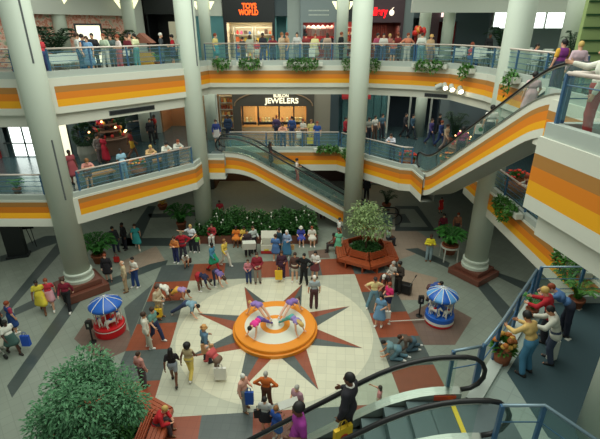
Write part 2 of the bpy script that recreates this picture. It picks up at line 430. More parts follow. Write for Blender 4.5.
# ================================================================ figures: one smooth implicit surface per pose and garment
def surface(prims, cell, cuts=()):
    """mesh of the smooth union of tapered capsules ('c',a,b,ra,rb,k) and ellipsoids ('e',c,r,M,k); cuts remove half spaces / ellipsoids"""
    lo = np.array([1e9]*3); hi = -lo
    for p in prims:
        if p[0] == 'c':
            for q, r in ((p[1], p[3]), (p[2], p[4])): lo = np.minimum(lo, np.array(q)-r); hi = np.maximum(hi, np.array(q)+r)
        else:
            r = max(p[2]); lo = np.minimum(lo, np.array(p[1])-r); hi = np.maximum(hi, np.array(p[1])+r)
    lo -= 3*cell+.02; hi += 3*cell+.02
    n = np.ceil((hi-lo)/cell).astype(int)+1
    F = np.full(n, .2, np.float32)
    ax = [lo[i]+cell*np.arange(n[i]) for i in range(3)]
    for p in prims:
        k = p[-1]; mg = .03+k
        if p[0] == 'c':
            a, b = np.array(p[1]), np.array(p[2]); R = max(p[3], p[4]); l = np.minimum(a, b)-R-mg; h = np.maximum(a, b)+R+mg
        else: R = max(p[2]); l = np.array(p[1])-R-mg; h = np.array(p[1])+R+mg
        i0 = np.clip(np.floor((l-lo)/cell).astype(int), 0, n-1); i1 = np.clip(np.ceil((h-lo)/cell).astype(int)+1, 1, n)
        X, Y, Z = np.meshgrid(*[ax[i][i0[i]:i1[i]] for i in range(3)], indexing='ij')
        if p[0] == 'c':
            ab = b-a; L = max(1e-9, ab@ab)
            t = np.clip(((X-a[0])*ab[0]+(Y-a[1])*ab[1]+(Z-a[2])*ab[2])/L, 0, 1)
            d = np.sqrt((X-a[0]-t*ab[0])**2+(Y-a[1]-t*ab[1])**2+(Z-a[2]-t*ab[2])**2)-(p[3]+t*(p[4]-p[3]))
        else:
            c, r, M = np.array(p[1]), p[2], p[3]; Q = [X-c[0], Y-c[1], Z-c[2]]
            if M is not None: Q = [M[0][j]*Q[0]+M[1][j]*Q[1]+M[2][j]*Q[2] for j in range(3)]
            q = np.sqrt((Q[0]/r[0])**2+(Q[1]/r[1])**2+(Q[2]/r[2])**2); q2 = np.sqrt((Q[0]/r[0]**2)**2+(Q[1]/r[1]**2)**2+(Q[2]/r[2]**2)**2)+1e-9
            d = q*(q-1)/q2
        S = F[i0[0]:i1[0], i0[1]:i1[1], i0[2]:i1[2]]
        hh = np.clip(.5+.5*(S-d)/k, 0, 1)
        F[i0[0]:i1[0], i0[1]:i1[1], i0[2]:i1[2]] = S*(1-hh)+d*hh-k*hh*(1-hh)
    if cuts:
        X, Y, Z = np.meshgrid(*ax, indexing='ij')
        for c in cuts:
            if c[0] == 'plane': F = np.maximum(F, (X-c[1][0])*c[2][0]+(Y-c[1][1])*c[2][1]+(Z-c[1][2])*c[2][2])
            else:
                cc, r = c[1], c[2]; q = np.sqrt(((X-cc[0])/r[0])**2+((Y-cc[1])/r[1])**2+((Z-cc[2])/r[2])**2); F = np.maximum(F, (1-q)*min(r))
    ins = F < 0
    cs = np.zeros(n-1, np.int8)
    for i in (0, 1):
        for j in (0, 1):
            for k in (0, 1): cs += ins[i:n[0]-1+i, j:n[1]-1+j, k:n[2]-1+k]
    act = (cs > 0) & (cs < 8)
    idx = np.full(n-1, -1, np.int64); ijk = np.argwhere(act); idx[act] = np.arange(len(ijk))
    acc = np.zeros((len(ijk), 3)); cnt = np.zeros(len(ijk))
    C = [(i, j, k) for i in (0,1) for j in (0,1) for k in (0,1)]
    val = {c: F[ijk[:,0]+c[0], ijk[:,1]+c[1], ijk[:,2]+c[2]] for c in C}
    for c in C:
        for a in range(3):
            if c[a]: continue
            e = list(c); e[a] = 1; e = tuple(e); f0, f1 = val[c], val[e]
            s = (f0 < 0) != (f1 < 0); t = np.where(s, f0/np.where(f0 == f1, 1, f0-f1), 0)
            pt = np.tile(np.array(c, float), (len(ijk), 1)); pt[:, a] += t
            acc += pt*s[:, None]; cnt += s
    V = lo+(ijk+acc/np.maximum(cnt, 1)[:, None])*cell
    faces = []
    for a in range(3):
        b, c = (a+1) % 3, (a+2) % 3
        sl0 = [slice(None)]*3; sl1 = [slice(None)]*3; sl0[a] = slice(0, n[a]-1); sl1[a] = slice(1, n[a])
        g0, g1 = ins[tuple(sl0)], ins[tuple(sl1)]; ch = np.argwhere(g0 != g1)
        ch = ch[(ch[:, b] > 0) & (ch[:, c] > 0) & (ch[:, b] < n[b]-1) & (ch[:, c] < n[c]-1)]
        fl_ = g0[ch[:,0], ch[:,1], ch[:,2]]
        q = []
        for db, dc in ((-1,-1),(0,-1),(0,0),(-1,0)):
            m = ch.copy(); m[:, b] += db; m[:, c] += dc; q.append(idx[m[:,0], m[:,1], m[:,2]])
        q = np.stack(q, 1); q[~fl_] = q[~fl_][:, ::-1]; faces.append(q)
    return V, np.concatenate(faces)
def sdf_mesh(name, prims, cell, cuts=()):
    V, Q = surface(prims, cell, cuts)
    me = bpy.data.meshes.new(name); me.vertices.add(len(V)); me.vertices.foreach_set('co', V.astype(np.float32).ravel())
    me.loops.add(Q.size); me.loops.foreach_set('vertex_index', Q.astype(np.int32).ravel())
    me.polygons.add(len(Q)); me.polygons.foreach_set('loop_start', np.arange(0, Q.size, 4, dtype=np.int32)); 
    me.update(calc_edges=True); me.validate()
    me.polygons.foreach_set('use_smooth', [True]*len(me.polygons))
    me.materials.append(None)
    return me
V3 = lambda *a: np.array(a, float)
def unit(v): return v/max(1e-9, np.linalg.norm(v))
BASE = dict(P=(0,0,.95), W=(0,-.005,1.09), C=(0,.01,1.28), N=(0,.02,1.43), Hd=(0,-.015,1.60),
            eL=(.245,.03,1.13), eR=(-.245,.03,1.13), wL=(.26,-.05,.89), wR=(-.26,-.05,.89),
            kL=(.105,-.02,.50), kR=(-.105,-.02,.50), aL=(.11,.02,.09), aR=(-.11,.02,.09))
POSES = {
 'stand': dict(kL=(.12,-.03,.50), aL=(.14,-.03,.09)),
 'walk': dict(kL=(.10,-.17,.51), aL=(.10,-.27,.10), kR=(-.10,.06,.49), aR=(-.10,.33,.15), tR=(-.10,.25,.03), eL=(.25,.12,1.15), wL=(.26,.18,.92), eR=(-.25,-.05,1.13), wR=(-.25,-.22,.95)),
 'hold': dict(eL=(.25,.02,1.12), eR=(-.25,.02,1.12), wL=(.13,-.24,1.10), wR=(-.13,-.26,1.06)),
 'carry': dict(eL=(.26,.03,1.13), wL=(.18,-.20,1.13), wR=(-.27,-.04,.89), aR=(-.13,-.10,.09), kR=(-.12,-.07,.50)),
 'hips': dict(eL=(.42,.06,1.20), eR=(-.42,.06,1.20), wL=(.23,-.02,1.04), wR=(-.23,-.02,1.04), aL=(.17,0,.09), aR=(-.17,0,.09)),
 'stride': dict(eL=(.42,.06,1.20), eR=(-.42,.06,1.20), wL=(.23,-.02,1.04), wR=(-.23,-.02,1.04), P=(0,0,.91), W=(0,0,1.05), C=(0,.01,1.24), N=(0,.02,1.39), Hd=(0,-.01,1.56), kL=(.19,-.02,.49), kR=(-.19,-.02,.49), aL=(.30,0,.09), aR=(-.30,0,.09)),
 'crossed': dict(eL=(.27,-.05,1.14), eR=(-.27,-.05,1.14), wL=(-.04,-.22,1.14), wR=(.05,-.23,1.20)),
 'point': dict(eR=(-.30,-.22,1.30), wR=(-.28,-.46,1.36)),
 'handout': dict(eR=(-.42,-.02,1.28), wR=(-.66,-.04,1.30), wL=(.20,-.22,1.05), eL=(.27,.02,1.13)),
 'rest': dict(eR=(-.29,-.04,1.14), wR=(-.33,-.26,1.00), wL=(.26,-.06,.88)),
 'lean': dict(P=(0,.05,.93), W=(0,0,1.06), C=(0,-.10,1.22), N=(0,-.18,1.36), Hd=(0,-.27,1.50), eL=(.27,-.26,1.19), eR=(-.27,-.26,1.19), wL=(.06,-.42,1.22), wR=(-.08,-.44,1.22), aL=(.12,.10,.09), aR=(-.12,.02,.09), kL=(.11,.06,.5), kR=(-.11,0,.5), face=(0,-.8,-.5)),
 'railreach': dict(P=(0,.03,.94), W=(0,0,1.08), C=(0,-.07,1.26), N=(0,-.12,1.40), Hd=(0,-.22,1.54), eL=(.28,-.27,1.16), eR=(-.28,-.27,1.16), wL=(.22,-.50,1.14), wR=(-.24,-.51,1.14), aL=(.14,.08,.09), aR=(-.16,.06,.09), face=(0,-.75,-.6)),
 'over': dict(P=(0,.08,.93), W=(0,-.03,1.04), C=(0,-.20,1.14), N=(0,-.33,1.23), Hd=(0,-.46,1.34), eL=(.27,-.42,1.20), eR=(-.27,-.42,1.20), wL=(.14,-.64,1.14), wR=(-.16,-.66,1.14), aL=(.13,.16,.09), aR=(-.13,.02,.09), kL=(.12,.12,.5), kR=(-.12,.02,.5), face=(0,-.7,-.6)),
 'sit': dict(P=(0,.06,.53), W=(0,.07,.67), C=(0,.07,.86), N=(0,.05,1.01), Hd=(0,.0,1.18), eL=(.25,-.02,.72), eR=(-.25,-.02,.72), wL=(.12,-.22,.64), wR=(-.12,-.23,.64), kL=(.11,-.36,.52), kR=(-.11,-.36,.52), aL=(.12,-.38,.09), aR=(-.12,-.35,.09)),
 'sitfwd': dict(P=(0,.06,.53), W=(0,.02,.66), C=(0,-.08,.82), N=(0,-.18,.95), Hd=(0,-.29,1.09), eL=(.26,-.24,.68), eR=(-.26,-.24,.68), wL=(.12,-.40,.60), wR=(-.12,-.42,.60), kL=(.13,-.36,.52), kR=(-.13,-.36,.52), aL=(.13,-.34,.09), aR=(-.13,-.40,.09), face=(0,-.8,-.5)),
 'bend': dict(P=(0,.20,.90), W=(0,.06,.90), C=(0,-.13,.82), N=(0,-.27,.72), Hd=(0,-.40,.60), eL=(.21,-.28,.47), eR=(-.21,-.28,.47), wL=(.20,-.36,.24), wR=(-.20,-.36,.24), kL=(.16,.14,.48), kR=(-.16,.14,.48), aL=(.20,.12,.09), aR=(-.20,.12,.09), face=(0,-.5,-.9)),
 'stoop': dict(P=(0,.14,.90), W=(0,.03,.98), C=(0,-.12,1.10), N=(0,-.25,1.18), Hd=(0,-.39,1.27), eL=(.24,-.22,.88), eR=(-.24,-.22,.88), wL=(.18,-.40,.72), wR=(-.18,-.40,.72), aL=(.12,.16,.09), aR=(-.12,-.02,.09), kL=(.11,.10,.5), kR=(-.11,-.04,.5), face=(0,-.7,-.7)),
 'kneel': dict(P=(0,.22,.50), W=(0,.08,.55), C=(0,-.10,.62), N=(0,-.24,.66), Hd=(0,-.38,.72), eL=(.23,-.18,.40), eR=(-.23,-.18,.40), wL=(.2,-.34,.20), wR=(-.2,-.36,.16), kL=(.13,-.02,.10), kR=(-.13,.20,.08), aL=(.13,.40,.10), aR=(-.13,.60,.09), tL=(.13,.46,.03), tR=(-.13,.68,.04), face=(0,-.8,-.5)),
 'plank': dict(P=(0,.05,.70), W=(0,-.08,.70), C=(0,-.26,.65), N=(0,-.40,.60), Hd=(0,-.55,.56), eL=(.22,-.42,.35), eR=(-.22,-.42,.35), wL=(.24,-.50,.14), wR=(-.24,-.50,.14), kL=(.11,.40,.42), kR=(-.11,.40,.42), aL=(.10,.72,.14), aR=(-.10,.72,.14), tL=(.10,.69,.02), tR=(-.10,.69,.02), face=(0,-.4,-.9)),
 'lunge': dict(P=(0,.16,.66), W=(0,.02,.70), C=(0,-.15,.69), N=(0,-.29,.66), Hd=(0,-.43,.62), eL=(.23,-.26,.40), eR=(-.23,-.26,.40), wL=(.22,-.38,.16), wR=(-.22,-.38,.16), kL=(.12,-.14,.46), aL=(.12,-.02,.09), kR=(-.13,.48,.42), aR=(-.15,.84,.16), tR=(-.15,.80,.03), face=(0,-.5,-.9)),
}
def skeleton(pose):
    S = {k: V3(*v) for k, v in BASE.items()}; o = POSES[pose]
    for k, v in o.items(): S[k] = V3(*v)
    spine = unit(S['N']-S['P']); S['lat'] = V3(1, 0, 0)
    for s, sg in (('L', 1), ('R', -1)):
        S['s'+s] = S['N']-spine*.045+S['lat']*sg*.175
        S['h'+s] = S['P']+S['lat']*sg*.09-unit(S['W']-S['P'])*.02
        if 't'+s not in S: S['t'+s] = S['a'+s]+V3(sg*.02, -.15, -.055)
    up = unit(S['Hd']-S['N']); f = S.get('face', V3(0, -1, -.05)); f = unit(f-up*(f@up)); x = np.cross(-f, up)
    if 'face' in S: up = unit(up)
    S['HM'] = np.stack([x, -f, up], 1)          # columns: head x, head y (back), head z
    return S
def hand_prims(S, s):
    sg = 1 if s == 'L' else -1
    w, e = S['w'+s], S['e'+s]; d = unit(w-e)
    ref = V3(0, -1, 0) if abs(d[1]) < .8 else V3(0, 0, 1)
    if w[2] < .3 and abs(d[2]) > .5: d = unit(V3(d[0], -.8, d[2]*.55)); ref = V3(-sg, 0, 0)
    a = unit(ref-d*(ref@d)); nrm = np.cross(d, a)*(-sg)
    if nrm @ V3(-sg, 0, 0) < -.3: nrm = -nrm
    out = [('c', w-d*.02, w+d*.03, .026, .027, .02)]
    for i in range(4): out.append(('c', w+d*.02+a*(.5-i/3)*.03, w+d*.085+a*(.5-i/3)*.056, .016, .013, .012))
    for i, L in enumerate((.070, .080, .074, .056)):
        b = w+d*.085+a*(.5-i/3)*.058; m = b+unit(d*.9+nrm*.35)*L*.5; t = m+unit(d*.62+nrm*.75)*L*.5
        out += [('c', b, m, .0105, .0100, .004), ('c', m, t, .0100, .0088, .004)]
    b = w+d*.02+a*.024; m = b+unit(d*.55+a*.8+nrm*.25)*.045; t = m+unit(d*.85+a*.4+nrm*.3)*.035
    out += [('c', b, m, .0145, .0120, .008), ('c', m, t, .0115, .0098, .004)]
    return out
def head_prims(S):
    M = S['HM']; c = S['Hd']; T = lambda x, y, z: c+M@V3(x, y, z)
    E = lambda p, r, k: ('e', T(*p), r, M, k)
    return [E((0,.015,.025), (.074,.094,.100), .03), E((0,-.030,-.045), (.056,.062,.076), .03), E((0,-.060,-.095), (.026,.024,.022), .02),
            ('c', T(0,-.088,.005), T(0,-.108,-.030), .008, .014, .008), E((.079,.012,-.008), (.010,.020,.030), .006), E((-.079,.012,-.008), (.010,.020,.030), .006),
            ('c', T(-.035,-.078,.030), T(.035,-.078,.030), .011, .011, .012), ('c', T(-.016,-.084,-.062), T(.016,-.084,-.062), .010, .010, .008)]
def torso(S, g=0.0, chest=True):
    lat = S['lat']; out = [('c', S['P']-lat*.075, S['P']+lat*.075, .104+g, .104+g, .035), ('c', S['W']-lat*.055, S['W']+lat*.055, .088+g, .088+g, .04)]
    if chest:
        out += [('c', S['C']-lat*.085, S['C']+lat*.085, .098+g, .098+g, .04), ('c', S['sL']-lat*.035, S['sR']+lat*.035, .058+g, .058+g, .04),
                ('c', S['C']*.5+S['N']*.5-lat*.06, S['C']*.5+S['N']*.5+lat*.06, .084+g, .084+g, .04)]
    return out
def limb(S, a, b, c, r, g, f1=1.0, f2=1.0, k=.03):
    out = []; A, B, Cc = S[a], S[b], S[c]
    out.append(('c', A, A+(B-A)*min(1, f1), r[0]+g, r[0]+(r[1]-r[0])*min(1, f1)+g, k))
    if f2 > 0: out.append(('c', B, B+(Cc-B)*f2, r[1]+g, r[1]+(r[2]-r[1])*f2+g, k))
    return out
ARM = (.050, .040, .028); LEG = (.086, .058, .042)
BODY = {}
def body_mesh(pose):
    if ('b', pose) not in BODY:
        S = skeleton(pose); p = torso(S)+[('c', S['N']-unit(S['N']-S['C'])*.02, S['Hd']-S['HM'][:,2]*.05, .058, .054, .03)]
        for s in 'LR':
            p += limb(S, 's'+s, 'e'+s, 'w'+s, ARM, 0); p += limb(S, 'h'+s, 'k'+s, 'a'+s, LEG, 0)
            kn, an = S['k'+s], S['a'+s]; p.append(('c', kn+(an-kn)*.2+V3(0,.015,0), kn+(an-kn)*.5+V3(0,.012,0), .052, .044, .03))
            d = unit(S['t'+s]-S['a'+s]); p.append(('c', S['a'+s]-V3(0,0,.03)-d*.02, S['t'+s]+V3(0,0,.005), .036, .026, .02))
        p += head_prims(S)
        for s in 'LR': p += hand_prims(S, s)
        BODY['b', pose] = sdf_mesh('body_'+pose, p, .0115)
    return BODY['b', pose]
def skirtp(S, f, g, flare=.06):
    out = []; A = S['P']+(S['W']-S['P'])*.3
    for q in (-1, -.33, .33, 1):
        for h0, h1 in ((0, 1),):
            top = A+S['lat']*.07*q
            kn = (S['kL']*(.5+q*.5)+S['kR']*(.5-q*.5)); an = (S['aL']*(.5+q*.5)+S['aR']*(.5-q*.5))
            end = A+(kn-A)*f if f <= 1 else kn+(an-kn)*(f-1)
            end = end+S['lat']*flare*q*.6
            out.append(('c', top, end, .096+g, .100+g+flare*.6, .05))
    return out
def garment(pose, kind):
    if (kind, pose) in BODY: return BODY[kind, pose]
    S = skeleton(pose); p = []; cuts = []; cell = .018
    up = unit(S['W']-S['P']); 
    if kind in ('tee', 'shirt', 'jacket', 'vest', 'tank'):
        g = {'tee': .016, 'shirt': .019, 'jacket': .026, 'vest': .024, 'tank': .012}[kind]
        p = torso(S, g)
        if kind in ('tee',):
            for s in 'LR': p += limb(S, 's'+s, 'e'+s, 'w'+s, ARM, g+.006, .62, 0)
        if kind in ('shirt', 'jacket'):
            for s in 'LR': p += limb(S, 's'+s, 'e'+s, 'w'+s, ARM, g*.9, 1, .9)
        lowest = S['P']-up*({'tee': .03, 'shirt': .02, 'jacket': .13, 'vest': .02, 'tank': -.04}[kind])
        if kind == 'jacket': p.append(('c', S['P']-up*.06-S['lat']*.08, S['P']-up*.06+S['lat']*.08, .120+g*.5, .120+g*.5, .04))
        # the hem is a clean cut across the hips, kept away from the arms
        pass
    elif kind in ('trousers', 'shorts', 'briefs'):
        g = .017 if kind != 'briefs' else .010
        p = [('c', S['P']-S['lat']*.075, S['P']+S['lat']*.075, .108+g, .108+g, .05), ('c', S['P']+up*.07-S['lat']*.06, S['P']+up*.07+S['lat']*.06, .095+g, .095+g, .05)]
        f1, f2 = {'trousers': (1, .93), 'shorts': (.55, 0), 'briefs': (.10, 0)}[kind]
        for s in 'LR': p += limb(S, 'h'+s, 'k'+s, 'a'+s, (.086, .064, .056), g, f1, f2)
    elif kind in ('skirt', 'longskirt', 'dress', 'longdress'):
        if kind in ('dress', 'longdress'):
            p = torso(S, .017)
            for s in 'LR': p += limb(S, 's'+s, 'e'+s, 'w'+s, ARM, .02, .55, 0)
        p += [('c', S['P']-S['lat']*.08, S['P']+S['lat']*.08, .118, .118, .05), ('c', S['P']+up*.07-S['lat']*.06, S['P']+up*.07+S['lat']*.06, .108, .108, .05)]
        fr = {'skirt': .75, 'dress': .95, 'longskirt': 1.45, 'longdress': 1.4}[kind]
        if S['P'][2] > .85 and S['kL'][2] < S['P'][2]-.3:
            kz = (S['kL'][2]+S['kR'][2])/2; az = (S['aL'][2]+S['aR'][2])/2; A0 = S['P'][2]+.04; hz = A0+(kz-A0)*fr if fr <= 1 else kz+(az-kz)*(fr-1)
            cuts.append(('plane', (0,0,hz), (0,0,-1)))
        p += skirtp(S, {'skirt': .75, 'dress': .95, 'longskirt': 1.45, 'longdress': 1.4}[kind], .018)
    elif kind == 'leggings':
        p = [('c', S['P']-S['lat']*.075, S['P']+S['lat']*.075, .114, .114, .05)]
        for s in 'LR': p += limb(S, 'h'+s, 'k'+s, 'a'+s, LEG, .008, 1, .95)
    if kind in ('tee', 'shirt', 'jacket', 'vest', 'tank'):
        # drop the lowest torso row below the hem by shortening it rather than cutting through the hands
        if kind == 'tank': p = p[1:]
    me = sdf_mesh(kind+'_'+pose, p, cell); BODY[kind, pose] = me
    return me
def hair_mesh(style):
    if ('hair', style) in BODY: return BODY['hair', style]
    k = .02; E = lambda c, r: ('e', V3(*c), r, None, k)
    cut = [('e', (0,-.13,-.04), (.068,.10,.105)), ('plane', (0,0,-.045), (0,-.2,-1))]
    if style == 'short': p = [E((0,.026,.036), (.084,.102,.104))]
    elif style == 'full': p = [E((0,.03,.045), (.098,.112,.112))]
    elif style == 'bald': p = [E((0,.045,-.005), (.083,.080,.060))]; cut = [('e', (0,-.10,0), (.075,.11,.13)), ('plane', (0,0,.03), (0,.1,1)), ('plane', (0,0,-.05), (0,0,-1))]
    elif style == 'bob': p = [E((0,.03,.036), (.092,.108,.110)), ('c', V3(-.05,.05,-.02), V3(-.055,.045,-.11), .05, .045, k), ('c', V3(.05,.05,-.02), V3(.055,.045,-.11), .05, .045, k), ('c', V3(0,.07,-.02), V3(0,.07,-.11), .05, .045, k)]; cut = cut[:1]
    elif style == 'long': p = [E((0,.03,.036), (.090,.108,.108)), ('c', V3(-.05,.06,-.02), V3(-.07,.075,-.25), .05, .04, k), ('c', V3(.05,.06,-.02), V3(.07,.075,-.25), .05, .04, k), ('c', V3(0,.08,-.02), V3(0,.095,-.27), .05, .045, k)]; cut = cut[:1]
    elif style == 'afro': p = [E((0,.035,.05), (.15,.15,.14)), E((0,.05,-.01), (.13,.12,.11))]; cut = [('e', (0,-.15,-.04), (.075,.13,.105))]
    elif style == 'bun': p = [E((0,.026,.036), (.084,.102,.104)), E((0,.125,.06), (.045,.045,.045))]
    elif style == 'pony': p = [E((0,.026,.036), (.084,.102,.104)), ('c', V3(0,.12,.03), V3(0,.15,-.14), .035, .02, k)]
    me = sdf_mesh('hair_'+style, p, .011, cut); BODY['hair', style] = me; return me
def small_mesh(kind):
    if ('s', kind) in BODY: return BODY['s', kind]
    m = MB(); m.smooth = True
    if kind == 'eye': m.ellip((0,0,0), (.012,.007,.007), 8, 5)
    elif kind == 'mouth': m.ellip((0,0,0), (.022,.006,.006), 8, 5)
    elif kind == 'brimhat': m.lathe([(.145,.03), (.15,.036), (.10,.05), (.098,.10), (.085,.135), (.03,.145)], 18)
    elif kind == 'cap': m.lathe([(.094,.03), (.095,.07), (.078,.115), (.02,.138)], 18); m.prism([(-.07,-.07), (.07,-.07), (.055,-.16), (-.055,-.16)], .035, .046)
    elif kind == 'shoe': pass
    if kind == 'shoe':
        me = sdf_mesh('shoe', [('c', V3(0,.05,.005), V3(0,-.13,-.002), .050, .043, .02), ('c', V3(0,.03,.03), V3(0,-.06,.02), .052, .044, .02)], .012, [('plane', (0,0,-.032), (0,0,-1))])
    else: me = m.mesh(kind, None) if False else m.mesh(kind, [None])
    BODY['s', kind] = me; return me
SKIN = {'l': (226,172,140), 'p': (238,190,166), 't': (196,136,100), 'b': (112,70,48), 'd': (78,50,38)}
def colmat(prefix, c, rough=.75):
    return mat('%s_%02x%02x%02x' % ((prefix,)+tuple(c)), c, rough)
def put(name, me, m, parent, loc=(0,0,0), M=None, scale=None):
    o = bpy.data.objects.new(name, me); COL.objects.link(o); o.parent = parent
    if M is not None: o.matrix_local = Matrix.Translation(Vector(loc)) @ Matrix([[float(M[i][j]) for j in range(3)] for i in range(3)]).to_4x4()
    else: o.location = loc
    if scale: o.scale = (scale,)*3
    o.material_slots[0].link = 'OBJECT'; o.material_slots[0].material = m
    return o
HAIRC = {'k': (26,22,22), 'b': (66,42,28), 'l': (140,92,48), 'y': (206,170,96), 'g': (168,164,156), 'w': (226,222,212), 'r': (140,62,30)}
GNAME = {'tee': 'shirt', 'shirt': 'shirt', 'jacket': 'jacket', 'vest': 'vest', 'tank': 'tank_top', 'trousers': 'trousers', 'shorts': 'shorts', 'briefs': 'shorts', 'skirt': 'skirt', 'longskirt': 'skirt', 'dress': 'dress', 'longdress': 'dress', 'leggings': 'leggings'}
PS = 1/WS
def person(loc, face, pose, h, skin, hair, top, bot, shoe, label, group=None, hat=None, faceparts=True, extra=None):
    """face: 0 looks to the camera side, 90 to the right, 180 away; hair 'style:colour'; top/bot (kind, rgb)"""
    S = skeleton(pose)
    t = thing('person', label, 'person', loc, math.radians(face), group); s = h/1.72*PS; t.scale = (s, s, s)
    sm = colmat('skin', SKIN[skin], .55)
    put('body', body_mesh(pose), sm, t)
    hs = 1.0 if h > 1.5 else 1.18
    st, hc = hair.split(':')
    HM = S['HM']; Hd = S['Hd']
    if st != 'none': put('hair', hair_mesh(st), colmat('hair', HAIRC[hc], .6), t, Hd, HM)
    for kind, c in [x for x in (top, bot, extra) if x]: put(GNAME[kind], garment(pose, kind), colmat('cloth', c, .85), t)
    for k in 'LR':
        d = S['t'+k]-S['a'+k]; z = V3(0,0,1); d2 = unit(d-z*(d@z)) if abs(unit(d)[2]) < .85 else V3(0,-1,0)
        if abs(unit(d)[2]) >= .85: M = np.stack([V3(1,0,0), V3(0,0,1), V3(0,-1,0)], 1); put('shoe', small_mesh('shoe'), colmat('shoe', shoe, .5), t, S['a'+k]-V3(0,0,.03), M)
        else:
            M = np.stack([np.cross(-d2, z), -d2, z], 1); put('shoe', small_mesh('shoe'), colmat('shoe', shoe, .5), t, S['a'+k]-V3(0,0,.055), M)
    if faceparts:
        for sx in (-.031, .031): put('eye', small_mesh('eye'), mat('eye_dark', (30,24,22), .3), t, Hd+HM@V3(sx,-.079,.013), HM)
        put('mouth', small_mesh('mouth'), mat('lip_red', (150,74,66), .5), t, Hd+HM@V3(0,-.093,-.062), HM)
    if hat: put('hat', small_mesh(hat[0]), colmat('cloth', hat[1], .8), t, Hd, HM)
    return t
def hand_at(t, pose, side='R', drop=.1):
    S = skeleton(pose); w = S['w'+side]; d = unit(w-S['e'+side]); p = w+d*drop; s = t.scale[0]; a = t.rotation_euler[2]
    return Vector((t.location.x+s*(p[0]*math.cos(a)-p[1]*math.sin(a)), t.location.y+s*(p[0]*math.sin(a)+p[1]*math.cos(a)), t.location.z+s*p[2]))
# ================================================================ the shell behind the galleries
PALEW = mat('wall_pale', (196, 200, 190), .7); GREYW = mat('wall_grey', (128, 140, 142), .7); DGREY = mat('wall_slate', (64, 78, 84), .6)
TEALW = mat('wall_teal', (120, 176, 178), .6); BLK = mat('facade_black', (18, 22, 24), .4); PLUM = mat('facade_plum', (74, 54, 62), .6)
REDW = mat('wall_red', (140, 26, 26), .6); TANW = mat('wall_tan', (176, 150, 118), .7); PILLAR = mat('pillar_grey', (150, 160, 156), .6)
CLEAR = glass('display_glass', (200, 200, 190), .95)
WARM = mat('warm_lamp', (255, 214, 150), .5, emit=7); COOLL = mat('cool_lamp', (236, 246, 240), .5, emit=6)
DAY = mat('daylight_pane', (240, 250, 244), .5, emit=2.6)
def noise_mat(name, cols, scale, rough=.8, kind='noise', emit=0):
    m = bpy.data.materials.new(name); m.use_nodes = True; nt = m.node_tree; b = nt.nodes['Principled BSDF']
    tc = nt.nodes.new('ShaderNodeTexCoord'); mp = nt.nodes.new('ShaderNodeMapping'); mp.inputs['Scale'].default_value = scale if isinstance(scale, tuple) else (scale,)*3
    n = nt.nodes.new('ShaderNodeTexVoronoi' if kind == 'voronoi' else 'ShaderNodeTexNoise')
    if kind == 'voronoi': src = n.outputs['Color']
    else: n.inputs['Detail'].default_value = 3; src = n.outputs['Fac']
    cr = nt.nodes.new('ShaderNodeValToRGB'); cr.color_ramp.interpolation = 'CONSTANT' if kind == 'voronoi' else 'LINEAR'
    e = cr.color_ramp.elements
    while len(e) < len(cols): e.new(.5)
    for i, c in enumerate(cols):
        e[i].position = (i/len(cols) if kind == 'voronoi' else .3+.4*i/(len(cols)-1)); e[i].color = lin([v/255 for v in c])+(1,)
    nt.links.new(tc.outputs['Object'], mp.inputs[0]); nt.links.new(mp.outputs[0], n.inputs['Vector']); nt.links.new(src, cr.inputs[0])
    nt.links.new(cr.outputs[0], b.inputs['Base Color']); b.inputs['Roughness'].default_value = rough
    MATS[name] = m; return m
MURAL = noise_mat('mural_paint', [(150,170,140), (222,196,176), (230,180,164), (206,120,92), (236,220,200)], 1.1)
PATCH = noise_mat('patchwork', [(170,24,34), (236,230,222), (190,40,48), (60,96,96), (240,226,214), (150,20,30)], (4,4,4), kind='voronoi')
def wallseg(name, x0, x1, y0, y1, z0, z1, m): mb = MB(); mb.box(x0, x1, y0, y1, z0, z1); return struct(mb.build(name, m))
YB = 28.3
# outer shell and roofs
wallseg('wall_back', -26, 26, 31.6, 31.9, 0, 14, mat('wall_dim', (70, 74, 74), .8))
wallseg('wall_left', -26.2, -24, -6, 32, 0, 14, PALEW); wallseg('wall_right', 24, 26.2, -6, 32, 0, 14, PALEW)
mb = MB(); mb.prism([(-24,17.5), (-10.2,17.5), (-5.6,22.8), (-5.0,24.2), (3.4,24.2), (6.2,23.2), (8.0,21.8), (8.7,19), (8.7,4), (24,4), (24,32), (-24,32)], 13.2, 13.5); struct(mb.build('ceiling', SOFFIT))
# top gallery, left: patchwork and mural walls, pale bulkhead with a grille
def slant(name, a, b, z0, z1, m, th=.2):
    a, b = Vector(a), Vector(b); d = (b-a).normalized(); n = Vector((-d.y, d.x))*th
    mb = MB(); mb.prism([tuple(a), tuple(b), tuple(b+n), tuple(a+n)], z0, z1); return struct(mb.build(name, m))
slant('wall_left', (-24,21.0), (-14.4,21.0), L3, 13.2, PATCH)
slant('wall_left', (-14.4,21.0), (-9.6,26.6), L3, 13.2, MURAL)
slant('wall_left', (-9.6,26.6), (-9.3,28.3), L3, 13.2, PALEW)
slant('wall_left', (-14.0,20.6), (-9.2,26.2), 11.25, 13.2, PALEW, .35)
slant('wall_left', (-24,20.6), (-14.0,20.6), 11.6, 13.2, PALEW, .35)
grille((-12.35,22.5), (-11.75,23.2), 11.95, 12.12, 'small vent grille high on the pale bulkhead at upper left')
